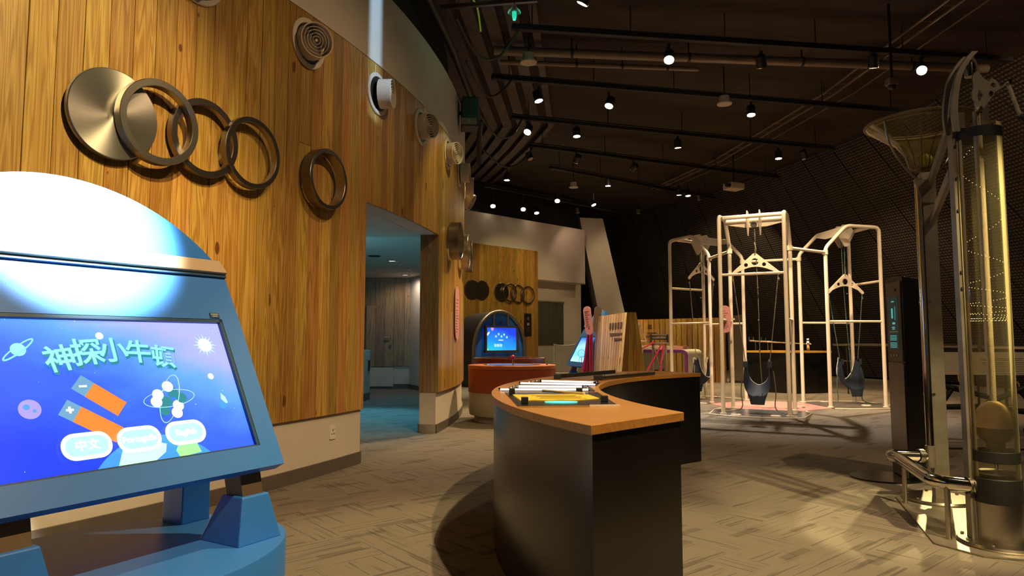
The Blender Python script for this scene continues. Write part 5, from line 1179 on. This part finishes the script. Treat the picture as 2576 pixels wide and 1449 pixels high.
MB(DM).box((-.75, .45, -.6), (1.2, .88, .02)).build('back_panel', M['grey_wall'], t)
MB(DM).box((-.3, .38, -.58), (.30, .1, .01)).build('label_plate', M['ink'], t); MB(DM).box((-.3, .2, -.58), (.30, .14, .01)).build('label_plate', M['red'], t)
# grey spring stand with red links
gx, gy = 2.86, 13.3
t = thing('spring_stand', 'grey lattice stand with red spring links right of the pine block', 'stand', (gx, gy, 0))
for sx in (-.13, .13): MB().tube([(gx + sx, gy, 0), (gx + sx * .95, gy, 1.15)], .022, 8).build('upright', M['greypaint'], t, 50)
MB().tube([(gx - .13, gy - .02, .25), (gx + .12, gy - .02, 1.1)], .016, 8).build('cross_brace', M['greypaint'], t, 50); MB().tube([(gx + .13, gy - .03, .25), (gx - .12, gy - .03, 1.1)], .016, 8).build('cross_brace', M['greypaint'], t, 50)
MB().box((gx, gy, 1.16), (.34, .1, .03)).build('top_plate', M['greypaint'], t, bevel=.004)
MB().tube([(gx - .16, gy, 1.25), (gx + .16, gy, 1.25)], .022, 10).build('roller', M['blackmetal'], t, 50); MB().tube([(gx - .16, gy, 1.31), (gx + .16, gy, 1.31)], .014, 10).build('roller', M['blackmetal'], t, 50)
for sx in (-.16, .16): MB().box((gx + sx, gy, 1.24), (.03, .06, .18)).build('roller_bracket', M['blackmetal'], t)
for a, c in (((gx - .42, gy - .06, 1.02), (gx - .12, gy - .06, 1.18)), ((gx - .3, gy - .06, .55), (gx + .02, gy - .06, 1.12)), ((gx - .10, gy - .06, .40), (gx + .03, gy - .06, .72)), ((gx + .0, gy - .05, .75), (gx + .07, gy - .05, 1.12))):
    MB().bar(a, c, .05, .025).build('spring_link', M['redpink'], t, bevel=.004)
MB().box((gx - .12, gy - .1, .30), (.3, .12, .05)).build('tray', M['redpink'], t, bevel=.006)
# white desk-lamp like arm
t = thing('hinged_arm', 'white hinged tube arm clamped behind the pine block', 'arm', (2.5, 13.6, 0))
MB().tube([(2.58, 13.6, 0), (2.58, 13.6, 1.04)], .02, 8).build('post', M['white'], t, 50)
for a, c in (((2.52, 13.6, 1.05), (2.50, 13.6, 1.25)), ((2.50, 13.6, 1.25), (2.45, 13.6, 1.52)), ((2.66, 13.6, 1.20), (2.53, 13.6, 1.52)), ((2.52, 13.6, 1.20), (2.67, 13.6, 1.20)), ((2.42, 13.6, 1.52), (2.54, 13.6, 1.53)), ((2.52, 13.6, 1.05), (2.62, 13.6, 1.06))): MB().tube([a, c], .016, 8).build('arm_tube', M['white'], t, 50)
MB().lathe([(.0005, -.03), (.03, -.025), (.035, 0), (.03, .025), (.0005, .03)], 12, Matrix.Translation((2.54, 13.6, 1.53))).build('joint', M['white'], t, 50)

# dark exhibit counter behind the tower
t = thing('dark_counter', 'low black counter with a wood edge behind the swing tower', 'counter', (6.2, 16.6, 0))
q = [(5.62, 16.55), (6.55, 15.75), (7.45, 16.1), (6.6, 17.1)]
MB().prism(q, 0, .93).build('body', M['blklam'], t)
MB().prism([(5.60, 16.56), (6.55, 15.72), (7.5, 16.08), (6.6, 17.14)], .93, .975).build('top', M['maple'], t, bevel=.003, seg=1)
MB().prism([(5.66, 16.53), (6.53, 15.78), (6.55, 15.80), (5.68, 16.55)], .04, .08).build('kick_strip', M['rubber'], t)
t = thing('gyro_rig', 'chrome rail with pegs and two clear spinning wheels on the dark counter', 'exhibit', (6.2, 16.3, .975))
a, c = Vector((5.72, 16.5, 1.215)), Vector((7.1, 16.25, 1.14))
MB().tube([a, c], .018, 10).build('rail', M['chrome'], t, 50)
for k in (.0, .07, .20, .27): p = a.lerp(c, k); MB().tube([p, p + Vector((0, 0, .09))], .014, 8).build('peg', M['chrome'], t, 50)
for k in (.10, .17, .30, .37, .62, .95): p = a.lerp(c, k); MB().tube([p, Vector((p.x, p.y, .975))], .008, 8).build('leg', M['steel'], t, 50)
for k in (.70, .95):
    p = a.lerp(c, k) + Vector((0, 0, .0)); W_ = Matrix.Translation(p) @ Matrix.Rotation(R(65), 4, 'Z') @ Matrix.Rotation(R(90), 4, 'X')
    w = MB(W_).lathe([(.15, -.03), (.16, -.02), (.16, .02), (.15, .03), (.14, .02), (.14, -.02), (.15, -.03)], 28).build('wheel_rim', M['chrome'], t, 40)
    MB(W_).lathe([(.14, -.012), (.0005, -.012), (.0005, .012), (.14, .012)], 28).build('wheel_disc', M['clear'], w)
    for q_ in range(5): MB(W_).bar((0, 0, 0), (.14 * math.cos(R(72 * q_)), .14 * math.sin(R(72 * q_)), 0), .02, .02).build('spoke', M['chrome'], w)
    MB(W_).lathe([(.0005, -.05), (.03, -.045), (.03, .045), (.0005, .05)], 12).build('hub', M['chrome'], w, 40)

# ============================================================ RAILING AND BENCH ON THE RIGHT
t = thing('handrail', 'steel handrail with black clamps along the black wall', 'railing', (7.0, 12.0, 0))
rail = bez([(7.6, 16.2, 1.12), (7.9, 13.5, 1.12), (7.3, 11.0, 1.12), (6.6, 9.2, 1.12), (6.5, 7.0, 1.12)], 8)
MB().tube(rail, .025, 10).build('rail', M['steel'], t, 50)
for k in (2, 10, 18, 24, 29):
    p = rail[k]; MB().tube([p, (p.x, p.y, 0.0)], .018, 8).build('post', M['blackmetal'], t, 50)
    for z in (.35, .75): MB().tube([(p.x - .08, p.y, z), (p.x + .08, p.y, z)], .008, 6).build('wire_clip', M['steel'], t, 50)
for k in (16, 20, 27):
    p = rail[k]; d = (rail[k + 1] - rail[k - 1]).normalized(); MB().tube([p - d * .06, p + d * .06], .055, 14).build('clamp', M['rubber'], t, 50)
    MB().tube(bez([p + Vector((0, 0, -.03)), p + Vector((.02, 0, -.18)), p + Vector((.10, .05, -.28))], 5), .03, 8).build('clamp_arm', M['rubber'], t, 50)
t = thing('balance_bench', 'black framed exercise bench with a pale text board and yellow loops', 'bench', (6.0, 8.6, 0))
b = MB(); hexa(b, [(5.2, 8.7, .78), (6.6, 8.5, .78), (6.6, 8.55, .78), (5.2, 8.75, .78)], [(5.2, 8.95, 1.06), (6.6, 8.75, 1.06), (6.6, 8.8, 1.06), (5.2, 9.0, 1.06)]); bo = b.build('text_board', M['creampod'], t)
for k in range(4): MB().bar((5.95, 8.59 + .05 * k - .01, .83 + .05 * k), (6.45, 8.52 + .05 * k - .01, .83 + .05 * k), .004, .006).build('text_line', M['ink'], bo)
for pth in ([(5.1, 8.85, .76), (5.55, 8.75, .62), (6.0, 8.68, .50)], [(6.9, 8.5, .80), (6.4, 8.6, .62), (6.0, 8.7, .42)], [(5.2, 8.8, .36), (5.9, 8.7, .38), (6.6, 8.6, .30)], [(5.6, 8.75, .62), (5.25, 8.8, .1)], [(6.35, 8.62, .6), (6.75, 8.55, .08)]):
    MB().tube(pth, .035, 10).build('frame_tube', M['rubber'], t, 50)
for x in (5.25, 6.75): MB().bar((x, 8.45, .03), (x, 9.1, .03), .06, .06).build('foot', M['rubber'], t, bevel=.008)
for x, z in ((5.02, .74), (5.63, .75), (5.64, .60), (6.32, .62)): MB().tube([(x + .035 * math.cos(q), 8.62, z + .075 * math.sin(q)) for q in [2 * math.pi * i / 20 for i in range(20)]], .008, 6, closed=True).build('yellow_loop', M['yellowband'], t, 50)
t = thing('cable_stand', 'flat black stand base with a cable on the carpet behind the post', 'stand', (4.6, 7.8, 0))
MB().prism(ellipse(4.55, 7.75, .16, .13, 24), .001, .02).build('disc', M['rubber'], t); MB().tube([(4.6, 7.75, .01), (5.6, 7.65, .01), (7.2, 7.6, .01)], .012, 6).build('cable', M['rubber'], t, 50)
# grey pillar sign standing in the corridor
t = thing('corridor_stand', 'slim pale grey stand just inside the corridor left side', 'stand', (-2.98, 14.1, 0))
MB().box((-3.03, 14.1, .58), (.13, .5, .88)).build('body', M['grey_wall'], t, bevel=.006); MB().box((-3.03, 14.1, .07), (.14, .48, .14)).build('plinth', M['skirting'], t)
MB().box((-2.955, 14.2, .70), (.02, .12, .22)).build('handle', M['rubber'], t)
# recessed fittings in the corridor ceiling
for i, (x, y, lab, m_) in enumerate(((-2.72, 11.6, 'round recessed light nearest the corridor entrance', 'lampoff'), (-2.62, 12.9, 'dark round detector on the corridor ceiling', 'blackmetal'), (-2.42, 13.7, 'round recessed light in the middle of the corridor ceiling', 'lampoff'), (-2.42, 15.4, 'round recessed light third along the corridor ceiling', 'lampoff'), (-2.6, 16.6, 'round recessed light near the corridor end', 'lampoff'))):
    t = thing('recessed_light' if m_ == 'lampoff' else 'smoke_detector', lab, 'light' if m_ == 'lampoff' else 'detector', (x, y, 2.82), 0, 'corridor ceiling fittings')
    T = Matrix.Translation((x, y, 2.82)); MB(T).lathe([(.085, 0), (.12, -.004), (.12, -.012), (.085, -.014), (.08, -.002)], 24).build('trim_ring', M['chrome'] if m_ == 'lampoff' else M['blackmetal'], t, 40); MB(T).lathe([(.082, -.004), (.0005, -.006)], 24).build('lens', M['recglow'] if i in (0, 2, 4) else M[m_], t, 40)
    if i in (0, 2, 4):
        l = bpy.data.lights.new('recessed_beam', 'SPOT'); l.energy = (380, 60, 34)[i // 2]; l.color = ((.12, .62, 1.0), (.3, .72, 1.0), (1, .82, .68))[i // 2]; l.spot_size = R((84, 150, 150)[i // 2]); l.spot_blend = .6; l.shadow_soft_size = .06
        o = bpy.data.objects.new('recessed_beam', l); COL.objects.link(o); o.parent = t; o.location = (0, 0, -.03); o.rotation_euler = ((R(-18) if i == 0 else R(12 if i == 4 else 0)), 0, 0)

# ============================================================ CEILING SERVICES
def track(a, c, label, drop=5.78):
    a = Vector(a); c = Vector(c); t = thing('lighting_track', label, 'track', (a + c) / 2, 0, 'black lighting tracks')
    MB().bar(a, c, .09, .07).build('rail', M['black'], t)
    MB().tube([a + Vector((0, .10, .10)), c + Vector((0, .10, .10))], .016, 8).build('conduit', M['cable'], t, 50)
    n = max(2, int((c - a).length / 1.6))
    for k in range(n + 1): p = a.lerp(c, (k + .2) / (n + .5)); MB().tube([p, (p.x, p.y, CEIL)], .008, 6).build('drop_rod', M['black'], t)
track((0.0, 9.6, 5.75), (8.1, 10.75, 5.75), 'nearest black lighting track across the ceiling')
track((-0.35, 11.4, 5.72), (7.9, 13.2, 5.72), 'second black lighting track from the near side')
track((0.0, 13.5, 5.72), (7.6, 15.8, 5.72), 'third black lighting track from the near side')
track((0.4, 15.5, 5.72), (7.4, 18.6, 5.72), 'fourth black lighting track from the near side')
track((1.0, 17.5, 5.72), (6.4, 21.3, 5.72), 'fifth black lighting track from the near side')
track((-.8, 19.6, 5.72), (4.2, 24.0, 5.72), 'farthest black lighting track near the white wall')
for a, c, r_, lab in (((-.3, 10.85, 5.95), (8.3, 11.6, 5.95), .075, 'fat dark pipe crossing the ceiling behind the nearest track'), ((-.2, 11.1, 5.86), (3.2, 11.4, 5.86), .04, 'thinner dark pipe under the fat ceiling pipe')):
    t = thing('ceiling_pipe', lab, 'pipe', (Vector(a) + Vector(c)) / 2); MB().tube([a, c], r_, 12).build('pipe', M['greypaint'], t, 50)
    for k in range(4): p = Vector(a).lerp(Vector(c), .15 + .23 * k); MB().tube([p, (p.x, p.y, CEIL)], .012, 6).build('hanger', M['black'], t); MB().tube([p - Vector((.02, 0, 0)), p + Vector((.02, 0, 0))], r_ * 1.15, 12).build('pipe_clip', M['black'], t)
t = thing('cable_tray', 'long dark cable tray running along the black wall under the ceiling', 'cable tray', (6.0, 13, 5.8))
tp = [Vector(p) for p in ((6.35, 6.5, 6.03), (6.2, 9.0, 6.03), (6.1, 13.0, 6.03), (5.4, 18.0, 6.03), (4.4, 21.5, 6.03))]
for off in (0, .22):
    MB().tube([p + Vector((off, 0, 0)) for p in tp], .02, 6).build('side_bar', M['greypaint'], t, 50)
for i in range(len(tp) - 1):
    for k in range(8): p = tp[i].lerp(tp[i + 1], k / 8); MB().tube([p, p + Vector((.22, 0, 0))], .008, 5).build('rung', M['greypaint'], t)
MB().tube([p + Vector((.62, 0, .03)) for p in tp], .012, 6).build('conduit', M['greypaint'], t, 50)
for i, p in enumerate(tp[1:-1]): MB().tube([p, (p.x, p.y, CEIL)], .010, 6).build('hanger', M['black'], t)
for i, (pts, lab) in enumerate((([(-.75, 8.8, 5.5), (-.5, 9.4, 5.25), (-.2, 9.7, 5.35), (.1, 9.62, 5.72)], 'grey cable drooping to the nearest lighting track'),
                               ([(-.7, 10.2, 5.5), (-.45, 11.1, 5.3), (-.2, 11.4, 5.45), (.0, 11.45, 5.7)], 'grey cable drooping to the second lighting track'),
                               ([(-.6, 12.0, 5.3), (-.3, 12.6, 5.05), (.0, 13.2, 5.25), (.2, 13.55, 5.7)], 'grey cable drooping to the third lighting track'),
                               ([(-.7, 14.5, 5.4), (-.2, 15.0, 5.1), (.2, 15.4, 5.3), (.5, 15.55, 5.7)], 'grey cable drooping to the fourth lighting track'))):
    tag(MB().tube(bez(pts, 8), .02, 6).build('drooping_cable', M['cable'], None, 50), lab, 'cable', 'drooping ceiling cables')
t = thing('corner_conduit', 'dark vertical conduit rising behind the box speaker', 'conduit', (-.55, 12.2, 3.2)); MB().tube([(-.62, 12.6, 4.5), (-.60, 12.4, 5.3), (-.9, 10.0, 5.6), (-1.2, 8.0, 5.75)], .05, 8).build('conduit', M['cable'], t, 50)
MB().box((-.60, 12.4, 5.3), (.14, .14, .1)).build('junction_box', M['blackmetal'], t)
# green lit glass shade and strut near the top
t = thing('strut_channel', 'green lit metal strut hanging under the ceiling deck', 'strut', (.0, 8.6, 5.85))
MB().bar((-.95, 8.75, 5.62), (.33, 8.55, 5.62), .05, .05).build('channel', M['steel_dark'], t)
for x in (-.7, .2): MB().tube([(x, 8.65, 5.62), (x, 8.65, CEIL)], .010, 6).build('hanger', M['steel_dark'], t)
t = thing('glass_pendant', 'small green glowing glass pendant under the metal strut', 'pendant', (.03, 8.55, 5.42))
T = Matrix.Translation((.03, 8.55, 5.36)); MB(T).lathe([(.02, .20), (.03, .16), (.08, .11), (.085, .09), (.03, .085)], 20).build('shade', M['clear'], t, 50); MB(T).lathe([(.028, .10), (.03, .04), (.02, -.01), (.0005, -.02)], 14).build('bulb', emis('green_bulb', (.02, .45, .28), 1.4), t, 50); MB(T).tube([(0, 0, .2), (0, 0, .8)], .006, 6).build('cord', M['cable'], t)
l = bpy.data.lights.new('pendant_light', 'POINT'); l.energy = 2.2; l.color = (.08, 1.0, .6); l.shadow_soft_size = .03
o = bpy.data.objects.new('pendant_light', l); COL.objects.link(o); o.parent = t; o.location = (0, -.02, -.14)
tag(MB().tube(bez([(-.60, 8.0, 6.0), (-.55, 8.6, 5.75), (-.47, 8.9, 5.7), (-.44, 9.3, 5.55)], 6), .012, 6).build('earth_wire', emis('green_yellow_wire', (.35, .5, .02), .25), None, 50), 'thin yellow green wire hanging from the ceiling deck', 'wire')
for x, y, z, lab in ((3.87, 12.14, 5.5, 'round cream ceiling speaker under the second track'), (.26, 10.4, 5.55, 'small round ceiling speaker under the nearest track'), (1.73, 18.9, 5.5, 'pale box detector beyond the fourth track')):
    t = thing('ceiling_speaker', lab, 'speaker', (x, y, z), 0, 'ceiling speakers'); T = Matrix.Translation((x, y, z))
    MB(T).lathe([(.0005, 0), (.13, 0.0), (.135, .02), (.09, .03), (.09, .15), (.0005, .15)], 24).build('cone', M['cream'], t, 40); MB(T).tube([(0, 0, .14), (0, 0, CEIL - z)], .012, 6).build('stem', M['black'], t)
for x, y, z, lab in ((5.60, 9.8, 4.95, 'small grey camera under the bright spotlight'),):
    t = thing('dome_camera', lab, 'camera', (x, y, z)); T = Matrix.Translation((x, y, z)); MB(T).box((0, 0, .06), (.14, .14, .10)).build('box', M['greypaint'], t, bevel=.01); MB(T).lathe([(.06, .01), (.055, -.03), (.03, -.05), (.0005, -.055)], 16).build('dome', M['blackmetal'], t, 50); MB(T).tube([(0, 0, .1), (0, 0, CEIL - z)], .02, 8).build('stem', M['black'], t)
t = thing('projector', 'pale projector fixed where the black wall meets the ceiling', 'projector', (5.9, 17.9, 5.25))
MB().box((5.9, 17.9, 5.3), (.45, .35, .18), R(25)).build('case', M['cream'], t, bevel=.03); MB().tube([(5.75, 17.75, 5.3), (5.6, 17.55, 5.27)], .05, 12).build('lens', M['blackmetal'], t, 40); MB().tube([(5.9, 17.9, 5.38), (5.9, 17.9, CEIL)], .02, 8).build('stem', M['black'], t)

# ============================================================ LIGHTS
WARM = (1.0, 0.68, 0.36); YEL = (1.0, 0.78, 0.36); NEU = (1.0, 0.84, 0.66)
def sl(p, tg, label, pw=0, ang=50, col=WARM, **k): return spot_lamp(p, tg, label, pw, ang, col, **k)
# in view, near to far
sl((2.405, 10.15, 5.5), (1.5, 7.2, 1.0), 'bright round spotlight on the nearest track, left of two', 240, 60)
sl((3.92, 10.42, 5.5), (5.4, 13.2, 1.2), 'tilted spotlight seen from the side on the nearest track', 1150, 50)
sl((5.69, 10.45, 5.5), (6.3, 12.3, 0), 'flat looking lit spotlight left of the brightest one near the tube', 380, 60)
sl((6.52, 10.56, 5.5), (2.75, 4.75, 0), 'brightest round spotlight at upper right beside the bowl', 3600, 9.5, YEL, blend=.15)
sl((.477, 11.93, 5.5), (1.62, 11.4, .9), 'spotlight above the red drum table on the second track', 1900, 36, NEU)
sl((1.776, 12.2, 5.5), (.2, 10.3, .5), 'spotlight with a soft halo in the middle of the second track', 1500, 52, WARM)
sl((4.55, 12.69, 5.5), (4.3, 11.6, 0), 'spotlight straight above the swing tower', 1300, 64, NEU)
sl((.319, 13.77, 5.5), (-.85, 11.6, 2.2), 'tilted spotlight aimed at the curved wall on the third track', 520, 50, YEL)
sl((1.36, 14.05, 5.5), (1.5, 13.5, 0), 'spotlight second from left on the third track', 600, 60)
sl((3.69, 14.9, 5.5), (4.2, 15.5, 0), 'single warm spotlight right of the third track middle', 650, 64, YEL)
sl((6.28, 15.8, 5.5), (6.2, 15.5, 0), 'left of the two spotlights near the black wall', 600, 66)
sl((6.90, 15.8, 5.5), (8.6, 16.6, 2.0), 'right of the two spotlights near the black wall', 500, 90)
sl((-.137, 17.76, 5.45), (-.3, 17.7, 0), 'white bulb spotlight with an open reflector above the arched kiosk', 700, 70, NEU)
sl((2.66, 18.64, 5.5), (2.7, 18.7, 0), 'small dim spotlight on the fifth track', 500, 66)
sl((1.36, 20.2, 5.4), (1.1, 16.5, .6), 'bright spotlight near the far white wall, left of two', 500, 56, YEL)
sl((2.52, 20.8, 5.4), (4.2, 19.4, 1.2), 'bright spotlight near the far white wall, right of two', 1100, 50, YEL)
sl((4.86, 19.6, 5.45), (5.0, 20.1, .9), 'left of three clustered spotlights by the black wall', 700, 60, YEL)
sl((5.15, 19.7, 5.45), (5.3, 19.2, .5), 'middle of three clustered spotlights by the black wall', 300, 60, YEL)
sl((5.59, 20.1, 5.45), (7.2, 23.0, 2.5), 'right of three clustered spotlights by the black wall', 600, 90, YEL)
sl((-.58, 20.5, 5.3), (-.2, 17.2, .8), 'leftmost spotlight above the far pine screen', 300, 60, YEL)
sl((.35, 21.0, 5.3), (.2, 17.5, .8), 'second spotlight above the far pine screen', 300, 60, YEL)
sl((.79, 21.6, 5.3), (1.2, 19.5, 0), 'thin third spotlight above the far pine screen', 120, 70, YEL)
sl((2.15, 22.0, 5.4), (3.2, 24.0, 2.0), 'tilted small spotlight in front of the leaning pillar', 24, 120, (1, .62, .45))
sl((4.13, 22.0, 5.4), (4.6, 25.0, 2.5), 'smallest flat spotlight on the black wall edge', 60, 100, YEL)
sl((1.52, 15.87, 5.45), (.2, 21.2, 2.2), 'spotlight turned away under the fourth track, aimed at the far pine screen', 420, 46, YEL)
sl((3.0, 16.6, 5.45), (1.8, 22.8, 3.8), 'spotlight turned away under the fourth track, aimed at the far white wall', 120, 46, (1, .62, .42))
for p, lab in (((.437, 15.7, 5.45), 'unlit spotlight disc under the third track, left'),):
    sl(p, (p[0] + .8, p[1] - 1.0, 3), lab, lit=False)
# gallery lamps on the same tracks above and behind the viewpoint
sl((.9, 1.4, 5.5), (-2.95, 3.9, 2.3), 'warm wall washing spotlight above the viewer aimed at the steel rings', 1700, 40, YEL, blend=.9)
sl((1.6, 4.0, 5.5), (-1.6, 6.4, 1.5), 'warm wall washing spotlight above the counter aimed at the doorway wall', 300, 78, WARM, blend=1.0)
sl((.9, 8.4, 5.5), (-.95, 9.6, 1.8), 'warm spotlight aimed at the planks right of the doorway', 190, 56, YEL)
sl((.6, 1.0, 5.4), (-1.80, 2.70, 1.56), 'narrow white spotlight aimed at the blue kiosk dome', 20000, 11, (1, .92, .82), blend=.6)
sl((1.7, 4.3, 5.5), (.5, 3.6, .8), 'warm spotlight straight above the curved counter', 850, 46, YEL)
sl((2.1, .9, 5.5), (-.3, 3.9, 0), 'warm flood above the viewer aimed at the carpet', 1250, 66, WARM)
sl((2.9, 7.2, 5.5), (4.4, 12.0, 1.6), 'warm spotlight above the counter end aimed at the swing tower', 1100, 40, WARM)
sl((3.6, .8, 5.4), (2.2, 4.6, 0), 'second warm flood above the viewer aimed at the carpet', 110, 60, WARM)
sl((3.7, 1.3, 4.9), (2.95, 4.15, 1.0), 'yellow spotlight above the piston tube', 1500, 24, YEL, blend=.5)
sl((5.0, 4.6, 5.5), (4.4, 8.0, 0), 'warm flood above the info totem', 330, 75, WARM)
sl((8.2, 8.0, 5.6), (10.5, 13.0, 2.0), 'warm flood grazing the black wall', 550, 100, WARM)
# profile spotlight whose two shutter blades cut its blue beam to a slit on the white band
p = Vector((1.9, 4.4, 5.62)); tg = Vector((-1.42, 6.95, 4.55)); t = sl(p, tg, 'blue profile spotlight with shutter blades above the counter', 900, 26, (.42, .68, 1.0), blend=.15, soft=.004)
Q = Matrix.Translation(p) @ look(p, tg).to_matrix().to_4x4()
for sg in (-1, 1): MB(Q).box((sg * (.15 + .0085), 0, -.36), (.30, .30, .004)).build('shutter_blade', M['blackmetal'], t)
for x, y in ((-.07, -.07), (.07, .07)): MB(Q).bar((x, y, 0), (x * 1.6, y * 1.6, -.36), .012, .012).build('blade_arm', M['blackmetal'], t)
t = thing('added_uplight', 'blue fill light added out of sight behind the left corridor jamb', 'fill light', (-3.6, 10.2, 1.8))  # unseen lamp, added to brighten the corridor ceiling with blue
T = Matrix.Translation((-3.6, 10.2, 1.8)); MB(T).lathe([(.02, 0), (.10, .10), (.105, .12), (.09, .12), (.015, .02)], 20).build('bowl', M['cream'], t, 40); MB(T).lathe([(.0005, .06), (.05, .07), (.04, .10), (.0005, .12)], 16).build('bulb', M['recglow'], t, 40); MB(T).tube([(0, 0, .02), (0, 0, -1.8)], .012, 8).build('stem', M['blackmetal'], t, 40); MB(T).lathe([(.0005, -1.8), (.14, -1.8), (.14, -1.78), (.0005, -1.77)], 20).build('foot', M['blackmetal'], t, 40)
l = bpy.data.lights.new('added_fill_beam', 'POINT'); l.energy = 60; l.color = (.22, .72, 1.0); l.shadow_soft_size = .05; o = bpy.data.objects.new('added_fill_beam', l); COL.objects.link(o); o.parent = t; o.location = (0, 0, .2)
